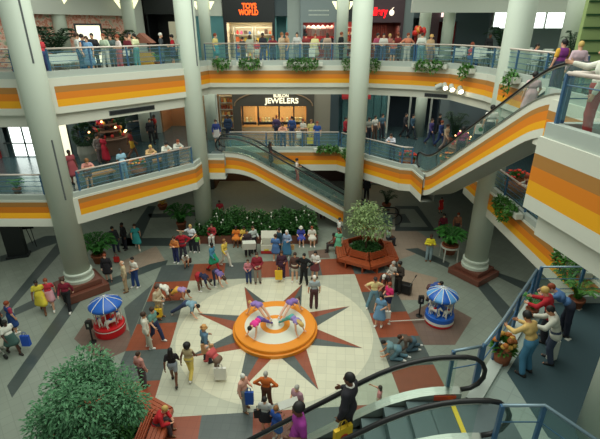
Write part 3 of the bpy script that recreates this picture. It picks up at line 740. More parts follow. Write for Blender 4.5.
# back facade of the top gallery: one wall piece or shop after another
def facade_row(items, z0, ztop, y=YB):
    for x0, x1, m, zo in items:      # zo: top of the opening; None closes the wall
        wallseg('wall_back', x0, x1, y, y+.25, z0 if zo is None else zo, ztop, m)
def interior(x0, x1, y0, y1, z0, z1, m, side=None):
    mb = MB(); mb.box(x0, x1, y1-.08, y1, z0, z1); mb.box(x0, x0+.08, y0, y1-.08, z0, z1); mb.box(x1-.08, x1, y0, y1-.08, z0, z1); mb.box(x0+.08, x1-.08, y0, y1-.08, z1-.06, z1)
    return struct(mb.build('wall_back', m))
def lamp_strip(x0, x1, y, z, m, label):
    t = thing('ceiling_lamp', label, 'lamp', ((x0+x1)/2, y, z)); w = (x1-x0)/2
    b = MB(); b.box(-w, w, -.12, .12, .02, .10); b.build('housing', PALEW, t); b = MB(); b.box(-w+.03, w-.03, -.09, .09, 0, .02); b.build('diffuser', m, t); return t
facade_row([(-9.2,-7.05,BLK,11.4), (-7.05,-6.75,PALEW,None), (-6.75,-4.6,PALEW,11.3), (-1.5,-.75,DGREY,11.3), (-.75,0,PILLAR,None), (0,2.25,GREYW,10.95), (2.25,2.55,PILLAR,None), (2.55,3.72,DARK,11.0),
            (6.15,6.75,GREYW,None), (6.75,7.5,DGREY,11.2), (7.5,8.3,PLUM,None), (8.3,9.4,DGREY,11.0), (9.4,11.3,DGREY,None), (11.3,24,GREYW,11.6)], L3, 13.2)
interior(-9.2,-7.05,YB+.25,30.6,L3,11.5,BLK); interior(-6.75,-4.6,YB+.25,30.2,L3,11.6,TEALW); interior(-1.5,-.75,YB+.25,30,L3,11.5,TEALW)
interior(0,2.25,YB+.25,30.4,L3,11.2,REDW); interior(2.55,3.7,YB+.25,30.4,L3,11.3,REDW); interior(6.75,7.5,YB+.25,30.4,L3,11.4,GREYW); interior(8.3,9.4,YB+.25,30.4,L3,11.2,REDW)
wallseg('wall_back', 11.3, 24, YB, YB+.25, L3, 10.65, GREYW)
for k, (a, b) in enumerate(((11.55,13.0), (13.05,14.6), (14.65,16.2), (16.25,18.4))):
    mb = MB(); mb.box(a, b, YB+.1, YB+.16, 10.65, 11.6); struct(mb.build('window_%d' % (k+1), DAY))
mb = MB()
for x in (11.5, 13.02, 14.62, 16.22, 18.4): mb.box(x-.04, x+.04, YB-.02, YB+.2, 10.6, 11.7)
mb.box(11.3, 24, YB-.02, YB+.3, 11.6, 13.2); struct(mb.build('trim_9', PALEW))
wallseg('wall_back', 5.8, 24, 24.8, 25.1, 11.38, 13.2, PALEW)        # pale bulkhead across the right half
# green slatted wall at the right
GREEN = mat('louver_green', (172, 192, 126), .6)
wallseg('wall_right', 10.05, 24, 16.8, 17.0, L3, 13.2, GREEN)
for k in range(9):
    wallseg('trim_10', 10.05, 24, 16.72, 16.8, 9.35+.42*k, 9.41+.42*k, mat('louver_slat_dark', (46, 84, 44), .7))  # thin slats in a dark green of their own
# storefronts of the top gallery
def storefront(label, x0, x1, z0, zo, ztop, fm, back, goods=None, shelf=True, y=YB, jamb=.16, depth=2.2, cat='shop front'):
    t = thing('storefront', label, cat, ((x0+x1)/2, y, z0)); w = (x1-x0)/2; H0, H1 = zo-z0, ztop-z0
    b = MB(); b.box(-w, w, -.12, .1, H0, H1); b.build('fascia_panel', fm, t)
    for s in (-1, 1):
        b = MB(); b.box(s*w-(.0 if s < 0 else jamb), s*w+(jamb if s < 0 else 0), -.12, .1, 0, H0); b.build('jamb', fm, t)
    interior(x0+.02, x1-.02, y+.27, y+depth, z0, zo+.3, back)
    return t
TOY = storefront('black toy shop front with glowing orange letters on the top gallery', -4.55, -1.5, L3, 10.95, 13.1, BLK, mat('shop_cream', (206, 198, 176), .7))
NEON = mat('sign_orange', (255, 96, 24), .5, emit=1.3)
lettering('sign_letter', 'TOYS', .40, (.05, -.15, 2.92), NEON, TOY, .03, bold=.015, width=.86); lettering('sign_letter', 'WORLD', .40, (0, -.15, 2.58), NEON, TOY, .03, bold=.015, width=1.15)
GAL = storefront('plum coloured shop front with red lettering and a white apple on the top gallery', 3.72, 6.15, L3, 10.95, 13.1, PLUM, mat('shop_dark_red', (92, 34, 28), .7))
REDN = mat('sign_red', (255, 16, 30), .5, emit=1.1); WN = mat('sign_white', (255, 236, 214), .5, emit=.9)
lettering('sign_letter', 'Gallery', .6, (-.46, -.15, 2.62), REDN, GAL, .03, bold=.02, width=1.34)
m = MB(); m.ellip((.46,-.15,2.58), (.15,.03,.17)); m.tube([(.46,-.15,2.72), (.49,-.15,2.8), (.56,-.15,2.85)], .02); m.leaf((.49,-.15,2.78), (1,0,.6), .16, .08, -.02); m.build('apple_emblem', WN, GAL)
for k in range(9):
    m = MB(); m.tube([(-.75+.13*k+.02*math.sin(q*2), .35, .05+q*.21) for q in range(10)], .05, 6); m.build('curtain_fold', mat('curtain_red', (130, 44, 30), .8), GAL)
GRS = storefront('grey shop front with a faint two line sign above red displays', 0.02, 2.2, L3, 10.95, 12.2, GREYW, REDW, y=YB-.14)
for z, w in ((2.65, 1.2), (2.42, 1.2)):
    m = MB()
    for k in range(16): m.box(-.6+w*k/16, -.6+w*k/16+.05, -.135, -.12, z, z+.07)
    m.build('sign_line', mat('sign_pale', (200, 206, 196), .5), GRS)
m = MB(); m.box(8.35, 8.75, YB-.2, YB-.05, 11.25, 11.95); o = m.build('sign_box', [mat('lit_sign_white', (255, 220, 214), .5, emit=1.2), REDN]); tag(recentre(o), 'small lit red and white box sign on the right half of the top gallery', 'sign')
me = o.data; me.polygons[0].material_index = 1
# displays: shelves with goods
PALS = [(200,40,40), (230,190,60), (60,110,180), (236,230,220), (220,110,60), (80,150,90), (200,90,140), (90,70,60)]
def shelf_unit(label, x, y, z, w, n, lit=True, goods='boxed toy', cols=PALS, per=4, group=None, glabel=None):
    t = thing('shelf_unit', label, 'shelf', (x, y, z)); h = .42
    for s in (-1, 1):
        b = MB(); b.box(s*w/2-.02, s*w/2+.02, -.18, .18, 0, n*h+.15); b.build('side_panel', PALEW, t)
    for k in range(n+1):
        b = MB(); b.box(-w/2+.02, w/2-.02, -.18, .18, .1+k*h, .13+k*h); b.build('shelf_board', PALEW, t)
    for k in range(n):
        for q in range(per):
            gx = x-w/2+.06+(w-.12)*(q+.5)/per; gw = (w-.12)/per*.38; gh = random.uniform(.14, .3); c = random.choice(cols)
            m = MB()
            if random.random() < .5: m.box(-gw, gw, -.12, .12, 0, gh)
            else: m.lathe([(gw*.7, 0), (gw, gh*.3), (gw*.6, gh*.8), (gw*.25, gh)], 9)
            o = m.build(goods.replace(' ', '_'), colmat('goods', c, .5)); o.location = (gx, y, z+.132+k*h); tag(o, glabel, goods.split()[-1], group)
shelf_unit('white lit shelves seen at the left inside the toy shop', -3.55, 29.6, L3, 1.15, 4, group='toys on the toy shop shelves', goods='boxed toy', glabel='small bright toy on the white shelves inside the toy shop')
shelf_unit('white lit shelves seen at the right inside the toy shop', -2.25, 29.6, L3, 1.1, 4, group='toys on the toy shop shelves', goods='boxed toy', glabel='small bright toy on the white shelves inside the toy shop')
shelf_unit('dark shelf of pale and red goods in the shop left of the middle column', 3.1, 29.4, L3, 1.0, 4, goods='gift box', cols=[(240,220,200), (220,60,50), (250,190,120)], group='gifts in the narrow shop', glabel='pale or red gift on the shelf of the narrow lit shop')
# hanging garments in the red shop: each on its own hanger
for k in range(14):
    gx = .25+1.75*(k % 7)/6; gz = L3+(.55 if k < 7 else 1.3); c = random.choice([(236,226,216), (200,40,44), (90,110,120), (226,180,170), (60,60,70)])
    m = MB(); m.smooth = True; m.add([(-.02,0,.62), (.02,0,.62), (.14,.03,.52), (.2,.03,.3), (.13,.03,.32), (.13,.04,0), (-.13,.04,0), (-.13,.03,.32), (-.2,.03,.3), (-.14,.03,.52)], [tuple(range(10))])
    v2 = [(x, y-.09, z) for x, y, z in m.v]; m.add(v2, [tuple(range(9,-1,-1))]); m.f += [(i, (i+1) % 10, 10+(i+1) % 10, 10+i)[::-1] for i in range(10)]; m.mi += [0]*10
    o = m.build('hanging_shirt', colmat('goods', c, .8)); o.location = (gx, 29.2+.1*(k % 2), gz); tag(o, 'shirt hanging in the red shop under the faint grey sign', 'clothes', 'shirts hanging in the red shop')
for a in ((-4.3,-1.7,29.3,11.05), (-6.5,-4.8,29.3,11.45), (.2,2.0,29.3,11.05), (2.7,3.6,29.3,11.2)): lamp_strip(*a, WARM if a[0] in (-4.3, 2.7) else COOLL, 'ceiling strip lamp inside the %s' % {-4.3:'toy shop', -6.5:'pale glazed shop left of the toy shop', .2:'red clothes shop', 2.7:'narrow lit shop'}[a[0]])
# second row of columns, with wedge lights
def thin_col(x, y, z0, z1, r, label): return column(label, x, y, z0, z1, r)
TC = [(-11.95, 23.6, 'left of the framed white board'), (-9.05, 25.2, 'between the palm and the little stall'), (-5.3, 26.4, 'left of the toy shop'), (2.35, 26.3, 'just left of the tall middle column'), (6.95, 26.4, 'right of the plum shop front'), (8.15, 26.0, 'right of the red balloons')]
for x, y, d in TC: thin_col(x, y, L3, 13.2, .32, 'slender grey gallery column on the top gallery '+d)
thin_col(12.4, 21.5, L3, 13.2, .42, 'grey column beside the green slatted wall at upper right')
SCON = mat('sconce_glow', (250, 246, 200), .5, emit=1.1)
for x, y, d in ((-11.95, 23.6, 'the column by the framed board'), (-9.05, 25.2, 'the column by the little stall'), (-5.3, 26.4, 'the column left of the toy shop'), (2.35, 26.3, 'the column by the grey shop'), (8.15, 26.0, 'the column right of the balloons')):
    for s in (-1, 1):
        t = thing('wall_sconce', 'glowing wedge light on the %s side of %s' % ('left' if s < 0 else 'right', d), 'lamp', (x+s*.33, y-.05, 11.55))
        m = MB(); m.add([(s*.02,0,0), (s*.04,-.1,.42), (s*.28,-.1,.42), (s*.04,.1,.42), (s*.28,.1,.42)], [(0,1,2), (0,2,4), (0,4,3), (0,3,1), (1,3,4,2)]); m.build('shade', SCON, t)
        m = MB(); m.bar((0,0,.3), (s*.08,0,.3), .04, .04); m.build('bracket', DARK, t)
m = MB(); m.tube([AY(108,14,26.0)+Vector((.5*math.cos(a*.3)-.3, 0, .22*math.sin(a*.3))) for a in range(22)], .03); 
o = m.build('neon_sign', mat('neon_red', (255, 60, 60), .5, emit=3)); tag(recentre(o), 'red neon loop glowing on the mural at upper left', 'sign')

# ---------------------------------------------------------------- middle gallery
wallseg('wall_left', -24, -15.6, 22.4, 22.6, L2, L3-.45, GREYW); wallseg('wall_left', -13.0, -11.6, 22.4, 22.6, L2, L3-.45, DGREY)
wallseg('wall_left', -15.6, -13.0, 22.4, 22.6, L2+1.75, L3-.45, PALEW)
for k in range(3):
    mb = MB(); mb.box(-15.15+.72*k, -14.5+.72*k, 22.44, 22.5, L2+.05, L2+1.72); struct(mb.build('window_%d' % (5+k), DAY))
mb = MB()
for k in range(4): mb.box(-15.22+.72*k, -15.15+.72*k, 22.38, 22.55, L2, L2+1.75)
mb.box(-15.6, -13.0, 22.38, 22.42, L2+.72, L2+.78); struct(mb.build('trim_11', mat('mullion_dark', (60, 70, 70), .5)))
m = MB(); m.box(-16.5, -15.8, 21.9, 22.3, L2, L2+1.0); o = m.build('banner', mat('banner_red', (150, 40, 40), .7)); tag(recentre(o), 'red panel standing left of the bright entrance windows', 'sign')
facade_row([(-11.5,-9.6,GREYW,8.2), (-9.6,-9.1,PILLAR,None), (-9.1,-6.9,TANW,7.4), (-6.9,-6.3,GREYW,None), (-6.3,-4.3,DGREY,7.3), (.9,1.95,mat('pillar_tan', (150, 142, 126), .7),None), (1.95,2.5,DGREY,None), (2.5,5.6,DARK,7.0),
            (5.6,9.0,DARK,7.0), (9.0,9.6,GREYW,None), (9.6,24,DGREY,7.1)], L2, 8.6)
interior(-11.5,-9.6,YB+.25,31,L2,8.2,GREYW); interior(-9.1,-6.9,YB+.25,30.6,L2,7.6,mat('shop_amber', (150, 108, 72), .7)); interior(-6.3,-4.3,YB+.25,30.4,L2,7.5,TANW)
interior(2.5,5.6,YB+.25,30.5,L2,7.2,mat('shop_teal_dark', (58, 92, 98), .6)); interior(5.6,9.0,YB+.25,30.5,L2,7.2,mat('shop_navy', (44, 58, 70), .6)); interior(9.6,14,YB+.25,30.5,L2,7.2,GREYW)
JW = storefront('dark arched jewellery shop front with glowing lettering on the middle gallery', -4.3, .9, L2, 6.08, 7.7, mat('jeweller_grey', (84, 78, 70), .5), mat('shop_honey', (196, 150, 92), .7), depth=2.0, jamb=.5)
SIGNW = mat('sign_ivory', (255, 246, 214), .5, emit=.9)
lettering('sign_letter', 'JEWELERS', .46, (.55, -.16, 2.06), SIGNW, JW, .03, bold=.008, width=2.15); lettering('sign_letter', 'BUSLON', .28, (.5, -.16, 2.38), SIGNW, JW, .03, bold=.006, width=.95)
for k, (a, b) in enumerate(((-1.95,-1.2), (-.95,.25), (.4,1.2), (1.35,2.0))):
    m = MB(); m.box(a, b, -.05, -.03, .72, 1.7); m.build('window_pane', CLEAR, JW)
    m = MB(); m.box(a-.06, b+.06, -.06, .22, .55, .7); m.build('display_sill', mat('sill_dark', (44, 34, 30), .5), JW)
    m = MB(); m.box(a-.1, a, -.1, .05, .5, 1.75); m.build('mullion', mat('jeweller_brown', (58, 46, 40), .5), JW)
for s0 in (-4.45,): 
    m = MB(); m.tube([(-.0-2.5*math.cos(q*PI/16), -.14, 1.75+.9*math.sin(q*PI/16)) for q in range(17)], .05, 6); m.build('arch_trim', mat('jeweller_tan', (150, 120, 90), .5), JW)
for k in range(18):
    gx = [-3.6,-3.35,-3.1,-2.5,-2.3,-2.1,-1.9,-1.65,-1.45,-1.25,-1.05,-.75,-.55,-.35,-.2,-.05,.1,.2][k]
    m = MB(); m.lathe([(.07,0), (.09,.05), (.03,.09), (.05,.2), (.07,.25), (.02,.3)], 10); o = m.build('display_stand', colmat('goods', random.choice([(236,200,120), (230,120,70), (250,230,180), (120,60,40)]), .3)); o.location = (gx-.1, YB+.09, L2+.702)
    tag(o, 'small warm lit stand in the jewellery shop windows', 'display', 'stands in the jewellery windows')
for a in ((-4.0,.6,28.9,6.6), (-8.9,-7.1,29.2,7.3), (-6.1,-4.5,29.2,7.2), (2.8,5.3,29.2,6.95), (9.8,13.5,29,6.9)): lamp_strip(*a, WARM if a[0] < 2 else COOLL, 'ceiling strip lamp inside the %s' % {-4.0:'jewellery shop', -8.9:'amber shop behind the left gallery', -6.1:'tan shop left of the jewellery shop', 2.8:'dark glazed shop behind the middle column', 9.8:'teal shop at the right of the middle gallery'}[a[0]])
for x in (5.65, 7.05, 8.4): wallseg('trim_12', x-.05, x+.05, YB-.12, YB-.02, L2, 7.0, PALEW)
for k in range(6): m = MB(); m.box(2.75+.5*k, 3.2+.5*k, YB+.05, YB+.08, L2+.05, 6.9); struct(m.build('window_%d' % (9+k), SHOPGLASS))
t = thing('awning', 'dark red awning over the shop behind the middle column', 'awning', (3.5, YB-.02, 6.75)); m = MB(); m.add([(-.9,-.7,0), (.9,-.7,0), (.9,0,.4), (-.9,0,.4), (-.9,-.7,-.15), (.9,-.7,-.15)], [(0,1,2,3), (4,5,1,0)]); m.build('canvas', mat('awning_red', (150, 30, 34), .8), t); m = MB(); m.bar((-.9,0,.4), (.9,0,.4), .04, .04); m.build('frame', DARK, t)
for x, y, d in ((-9.35, 26.2, 'behind the flower kiosk'), (-5.4, 26.6, 'left of the jewellery shop'), (7.5, 27.3, 'in front of the dark shops at the right')): thin_col(x, y, L2, L3-.45, .34, 'grey column on the middle gallery '+d)
m = MB(); m.box(-5.15, -4.98, 26.5, 26.67, L2, L3-.45); struct(m.build('trim_13', PALEW))
shelf_unit('lit shelf of warm goods in the shop left of the jewellery shop', -4.85, 29.3, L2, .9, 5, goods='small box', cols=[(220,120,60), (240,200,120), (150,70,40)], group='goods in the tan shop', glabel='warm coloured box on the shelf left of the jewellery shop')
# ---------------------------------------------------------------- ground level back wall
facade_row([(-24,-9,GREYW,2.6), (-9,-6.2,mat('shop_front_dark', (52, 50, 48), .6),None), (-6.2,-1.2,TANW,2.9), (-1.2,-.6,PILLAR,None), (-.6,3.4,DARK,2.9), (3.4,4.4,PILLAR,None), (4.4,7.2,DARK,2.9), (7.2,24,GREYW,None)], 0, 3.9, y=29.4)
interior(-6.2,-1.2,29.65,31.4,0,3.0,mat('shop_umber', (90, 62, 42), .7)); interior(-.6,3.4,29.65,31.4,0,3.0,mat('shop_umber2', (74, 50, 44), .7)); interior(4.4,7.2,29.65,31.4,0,3.0,mat('shop_brick', (130, 74, 56), .7))
shelf_unit('lit shelf with red goods in the ground floor shop right of the middle column', 5.6, 30.6, 0, 1.5, 5, goods='red packet', cols=[(220,50,50), (240,200,170), (200,30,30)], per=5, group='packets in the ground floor shop', glabel='red packet on the lit shelf in the ground floor shop')
lamp_strip(4.7, 6.9, 30.3, 2.85, WARM, 'ceiling strip lamp over the red goods on the ground floor'); lamp_strip(-5.6, -1.6, 30.2, 2.85, WARM, 'ceiling strip lamp in the ground floor shop below the left escalator')
# ================================================================ escalators
STEPM = mat('step_metal', (84, 98, 100), .45, .35)
def escalator(label, T, u, zt, zb, slope, width, lt, lb, striped=0, topflat=.8, hr=.95, deckz=.2, rail_end=None):
    """T: outer line's point where the flat top ends; u: level unit vector of descent; the stair lies to the left-hand (+n) side of T"""
    u = Vector((u[0], u[1], 0)).normalized(); n = Vector((-u.y, u.x, 0)); run = (zt-zb)/slope
    t = thing('escalator', label, 'escalator', (T[0], T[1], zt))
    def path(off, dz, a=None, b=None, k=6):
        """points along the stair line at sideways offset off and height dz over the floor line"""
        a = -lt if a is None else a; b = run+lb if b is None else b
        key = [(a, 0.0)]
        R = .8
        for i in range(k+1):
            s = -R+2*R*i/k; f = (s+R)/(2*R); key.append((s, -slope*(f*f)*R))
        for i in range(k+1):
            s = run-R+2*R*i/k; f = (s-(run-R))/(2*R); key.append((s, -(zt-zb)+slope*((1-f)**2)*R))
        key.append((b, -(zt-zb)))
        return [u*s+n*off+Vector((0, 0, z+dz)) for s, z in key]
    def ribbon(rows, idx, mats, name):
        mb = MB(); m = len(rows)
        for r in rows: mb.v += [tuple(p) for p in r]
        L = len(rows[0])
        for j in range(m-1):
            for i in range(L-1): mb.f.append((j*L+i, (j+1)*L+i, (j+1)*L+i+1, j*L+i+1)); mb.mi.append(idx[j])
        return mb.build(name, mats, t)
    # truss cladding: one closed skin per side and the underside
    h = [deckz, -.06, -.22, -.48, -.70, -.95] if striped else [deckz, -.1, -.9]
    ix = [1, 2, 3, 4, 1] if striped else [0, 0]
    M6 = [STEEL, WHITE, BROWN, ORANGE, YELLOW, SOFFIT]
    w = width
    ribbon([path(0, z) for z in h]+[path(.06, h[-1])], ix+[1 if striped else 0], M6, 'side_panel')
    ribbon([path(w, z) for z in reversed(h)]+[path(w-.06, deckz)], list(reversed(ix))+[1 if striped else 0], M6, 'side_panel')
    ribbon([path(0.03, h[-1]), path(w-.03, h[-1])], [5], M6, 'underside')
    DK = mat('deck_steel', (168, 174, 164), .3, .7)
    for a, b in ((-.02, .17), (w-.17, w+.02)):
        ribbon([path(a, deckz-.02), path(a, deckz+.02), path(b, deckz+.02), path(b, -.05)] if a < .1 else [path(a, -.05), path(a, deckz+.02), path(b, deckz+.02), path(b, deckz-.02)], [0, 0, 0], [DK], 'deck')
    # glass balustrades, handrails
    for off in (.09, w-.09):
        q0 = path(off-.01, deckz+.02, -lt+.15, run+lb-.15); q1 = path(off-.01, hr-.03, -lt+.15, run+lb-.15)
        q2 = path(off+.01, deckz+.02, -lt+.15, run+lb-.15); q3 = path(off+.01, hr-.03, -lt+.15, run+lb-.15)
        ribbon([q0, q1, q3, q2], [0, 0, 0], [GLASS], 'glass_balustrade')
        top = path(off, hr)
        def newel(p, d):
            r = (hr-deckz-.05)/2; c = p-Vector((0, 0, r)); return [c+d*r*math.sin(a)+Vector((0, 0, r*math.cos(a))) for a in [PI*i/7 for i in range(1, 8)]]
        line = list(reversed(newel(top[0], -u)))+top+newel(top[-1], u)
        m = MB(); m.tube(line, .042, 8); m.build('handrail', BLACK, t, smooth=True)
        m = MB(); m.tube([p-Vector((0, 0, .05)) for p in top], .022, 6); m.build('rail_guide', STEEL, t, smooth=True)
    # steps
    tread = .4; ns = int((run+topflat+.6)/tread); x0 = -topflat
    for k in range(ns):
        s = x0+tread*k; sc_ = s+tread/2
        f = min(max(sc_, 0), run); z = -slope*f
        m = MB(); a = u*s+n*.17+Vector((0, 0, z)); 
        m.add([u*x+n*y+Vector((0, 0, z+zz)) for zz in (-.26, 0) for y in (.19, w-.19) for x in (s, s+tread+.01)], [(0,2,3,1),(4,5,7,6),(0,1,5,4),(2,6,7,3),(0,4,6,2),(1,3,7,5)])
        m.cur = 1
        for g in range(0):
            y = .24+(w-.5)*g/4.4
            m.add([u*x+n*y2+Vector((0, 0, z+.004)) for x in (s+.02, s+tread-.02) for y2 in (y, y+.05)], [(0, 2, 3, 1)])
        m.build('step', [STEPM, DARK], t)
    for s0, s1, z in ((-lt-.75, -topflat, 0), (run+.6, run+lb, -(zt-zb))):
        m = MB(); m.add([u*x+n*y+Vector((0, 0, z+zz)) for zz in (-.2, .013) for y in (.17, w-.17) for x in (s0, s1)], [(0,2,3,1),(4,5,7,6),(0,1,5,4),(2,6,7,3),(0,4,6,2),(1,3,7,5)])
        m.build('floor_plate', mat('comb_plate', (94, 108, 110), .4, .3, noise=.1, scale=5), t)
    m = MB(); m.add([u*x+n*y+Vector((0, 0, zz)) for zz in (-.05, .02) for y in (.19, w-.19) for x in (-topflat-.06, -topflat+.02)], [(0,2,3,1),(4,5,7,6),(0,1,5,4),(2,6,7,3),(0,4,6,2),(1,3,7,5)])
    m.build('yellow_comb_edge', mat('safety_yellow', (236, 204, 40), .5), t)
    return t, u, n, run
# the stair always lies to the left of its descent (+n)
ELOW = escalator('wide escalator with black handrails running down to the left in the foreground', (1.95, 6.09), (-1, 0), L2, 0, .70, 1.16, 1.0, 1.2, deckz=.14)
pl = MB(); pl.box(.5, .9, -.19, -.178, .02, .13); pl.build('warning_plate', mat('warning_red', (196, 72, 40), .5), ELOW[0])
ELEFT = escalator('striped escalator at the back sloping down to the right from the middle gallery', (-3.05, 22.6), (1, 0), L2, 0, .577, 1.12, 1.1, 1.0, striped=1)
UR = Vector((5.69-6.68, 19.02-12.0, 0)); RUNR = UR.length
ERIGHT = escalator('striped escalator at the right rising from the middle gallery to the top gallery', (6.68+1.15*.99, 12.0+1.15*.14), (UR.x, UR.y), L3, L2, (L3-L2)/(RUNR-.2), 1.15, 1.2, 1.0, striped=1)
# ================================================================ plants
def leafmat(name, a, b):
    m = noise_mat(name, [a, b], 3.0, .55); return m
FICUS = leafmat('ficus_leaf', (34, 86, 52), (98, 152, 104)); PALEF = leafmat('pale_ficus_leaf', (70, 106, 58), (166, 186, 122))
IVY = leafmat('ivy_leaf', (34, 84, 28), (92, 150, 54)); PALM = leafmat('palm_leaf', (28, 88, 32), (78, 156, 58)); DPALM = leafmat('dark_palm_leaf', (16, 42, 24), (44, 84, 46)); BEDG = leafmat('bed_leaf', (20, 58, 22), (64, 118, 48))
BARK = mat('bark', (112, 92, 70), .9, noise=.2, scale=20); POT = mat('clay_pot', (150, 84, 54), .7, noise=.08); WPOT = mat('white_trough', (206, 206, 194), .6)
def rnd_dir():
    while True:
        v = Vector((random.uniform(-1,1), random.uniform(-1,1), random.uniform(-1,1)))
        if .05 < v.length < 1: return v.normalized()
def tree(label, base, crown, rx, rz, m, nleaf, leaf=.14, clumps=26, tr=.07):
    t = thing('ficus_tree', label, 'tree', base); c = Vector(crown)-Vector(base)
    tm = MB(); tm.smooth = True; pts = [Vector((0,0,0)), c*.35, c*.62, c*.8]; tm.tube(pts, [tr, tr*.8, tr*.65, tr*.4], 9)
    cl = []
    for k in range(clumps):
        d = rnd_dir(); r = random.uniform(.45, .98); p = c+Vector((d.x*rx*r, d.y*rx*r, d.z*rz*r)); cl.append(p)
    tm.build('trunk', BARK, t)
    for k in range(10):
        p = cl[k]; s = pts[2]+(pts[3]-pts[2])*random.random(); b = MB(); b.smooth = True
        b.tube([s, s+(p-s)*.5+Vector((0,0,.12)), p], [tr*.35, tr*.25, tr*.1], 6); b.build('branch', BARK, t)
    f = MB()
    for k in range(nleaf):
        q = random.choice(cl); d = rnd_dir(); p = q+d*random.random()**.5*rx*.36
        e = (d+Vector((0,0,-.35))+rnd_dir()*.6).normalized(); L = leaf*random.uniform(.7, 1.3); f.leaf(p, e, L, L*.42, .12*L/.14)
    f.build('foliage', m, t); return t
def ring_benches(cx, cy, R, phase, labels, tlabel):
    """hexagonal round planter with six slatted benches facing outwards"""
    t = thing('round_planter', tlabel, 'planter', (cx, cy, 0))
    ri = R*.745-.38; m = MB(); m.lathe([(ri,0), (ri,.5), (ri-.08,.5), (ri-.08,.42)], 36, caps=False); m.build('rim', STONE, t)
    m = MB(); m.lathe([(ri-.08,.0), (ri-.08,.43)], 36); m.build('soil', SOIL, t)
    f = MB()
    for k in range(1500):
        a = random.uniform(0, 2*PI); r = (ri-.06)*random.random()**.5; f.leaf((r*math.cos(a), r*math.sin(a), .43), (random.uniform(-.7,.7), random.uniform(-.7,.7), random.uniform(.5,1)), random.uniform(.2,.34), .09, .03)
    f.build('ground_cover', BEDG, t)
    half = R*math.sin(PI/6)*.93; ap = R*math.cos(PI/6)
    for k in range(6):
        a = phase+k*PI/3
        b = thing('wooden_bench', labels[k], 'bench', (cx+ap*.86*math.cos(a), cy+ap*.86*math.sin(a), 0), a-PI/2+PI, 'red wooden benches around the %s' % ('small tree' if cx > 0 else 'big leafy tree'))
        # local: -y is outwards
        hw = lambda y: (ap*.86-y)*math.tan(PI/6)-.025
        def trap(y0, y1, z0, z1):
            w0, w1 = hw(y0), hw(y1); q = MB(); q.add([(-w0,y0,z0), (w0,y0,z0), (w1,y1,z0), (-w1,y1,z0), (-w0,y0,z1), (w0,y0,z1), (w1,y1,z1), (-w1,y1,z1)], [(0,3,2,1), (4,5,6,7), (0,1,5,4), (1,2,6,5), (2,3,7,6), (3,0,4,7)]); return q
        for j in range(4): trap(-.30+j*.115, -.20+j*.115, .42, .46).build('seat_slat', WOOD, b)
        for j in range(4):
            q = MB(); y = .19+.035*j; q.bar((-hw(y+.02), y, .53+.075*j), (hw(y+.02), y, .53+.075*j), .03, .085); q.build('back_slat', WOOD, b)
        for s in (-1, 1):
            q = MB(); q.prism([(-.31,0), (.17,0), (.35,.84), (.29,.84), (.17,.5), (-.31,.42)], 0, .05, Matrix.Translation((s*(hw(.33)-.03)-.025, 0, 0)) @ Matrix(((0,0,1,0),(1,0,0,0),(0,1,0,0),(0,0,0,1)))); q.build('end_frame', WOOD, b)
        trap(-.31, -.29, .30, .42).build('apron', WOOD, b)
    return t
BC = (3.3, 19.2); FC = (-5.3, 8.45)
ring_benches(*BC, 1.58, -PI/2-PI/6, ['red wooden bench at the front left of the small tree, facing the star', 'red wooden bench at the front right of the small tree, beside the man in black', 'red wooden bench on the right side of the small tree', 'red wooden bench behind the small tree on its right', 'red wooden bench behind the small tree on its left', 'red wooden bench on the left side of the small tree'], 'round green planter ringed by red wooden benches under the small pale tree')
tree('small pale leaved tree growing in the ringed planter at the back of the plaza', (*BC, .42), (BC[0]-.05, BC[1], 2.15), 1.1, .72, PALEF, 1800, .17, 30, .05)
ring_benches(*FC, 1.72, -PI/2-PI/6, ['red wooden bench at the front left of the big leafy tree', 'red wooden bench at the front right of the big leafy tree', 'red wooden bench right of the big leafy tree, where the person in red sits', 'red wooden bench at the back right of the big leafy tree', 'red wooden bench at the back left of the big leafy tree', 'red wooden bench on the left of the big leafy tree'], 'round planter ringed by red benches under the big leafy tree at lower left')
tree('big leafy green tree filling the lower left corner of the plaza', (*FC, .42), (-4.98, 7.5, 2.6), 1.32, .85, FICUS, 9500, .11, 32, .08)
def palm(label, loc, h, r, m=PALM, n=16, pot=.28, poth=.45, pm=POT, stand=False, name='potted_palm'):
    t = thing(name, label, 'plant', loc); z0 = 0
    if stand:
        z0 = .35; q = MB()
        for k in range(4):
            a = PI/4+k*PI/2; q = MB(); q.bar((1.25*pot*math.cos(a), 1.25*pot*math.sin(a), 0), (1.15*pot*math.cos(a), 1.15*pot*math.sin(a), z0+poth*.8), .05, .05); q.build('stand_leg', WPOT, t)
        q = MB(); q.lathe([(pot*1.05, z0+poth*.7), (pot*1.22, z0+poth*.7), (pot*1.22, z0+poth*.85), (pot*1.05, z0+poth*.85)], 24, caps=False); q.build('stand_ring', WPOT, t)
    q = MB(); q.smooth = True; q.lathe([(pot*.72,z0), (pot*.95,z0+poth*.8), (pot*1.05,z0+poth*.82), (pot*1.05,z0+poth), (pot*.9,z0+poth), (pot*.85,z0+poth*.9)], 22); q.build('pot', pm, t)
    for k in range(n):
        a = 2.399*k; el = .35+1.0*(k % 5)/5; f = MB(); L = r*random.uniform(.85, 1.15); p0 = Vector((0,0,z0+poth*.9))
        sp = []
        for i in range(8):
            s = i/7; sp.append(p0+Vector((math.cos(a)*L*s*math.cos(el*.6), math.sin(a)*L*s*math.cos(el*.6), h*(.5+.5*math.sin(el))*(1.5*s-.95*s*s)*1.4)))
        f.tube(sp, .012, 4)
        for i in range(1, 8):
            d = (sp[i]-sp[i-1]).normalized(); u = d.cross(Vector((0,0,1))).normalized()
            for s in (-1, 1):
                for w in (0, .5): f.leaf(sp[i-1]+(sp[i]-sp[i-1])*w, d*.7+u*s*.9, r*.36*(1-.4*i/7), r*.085, .12*r)
        f.build('frond', m, t)
    return t
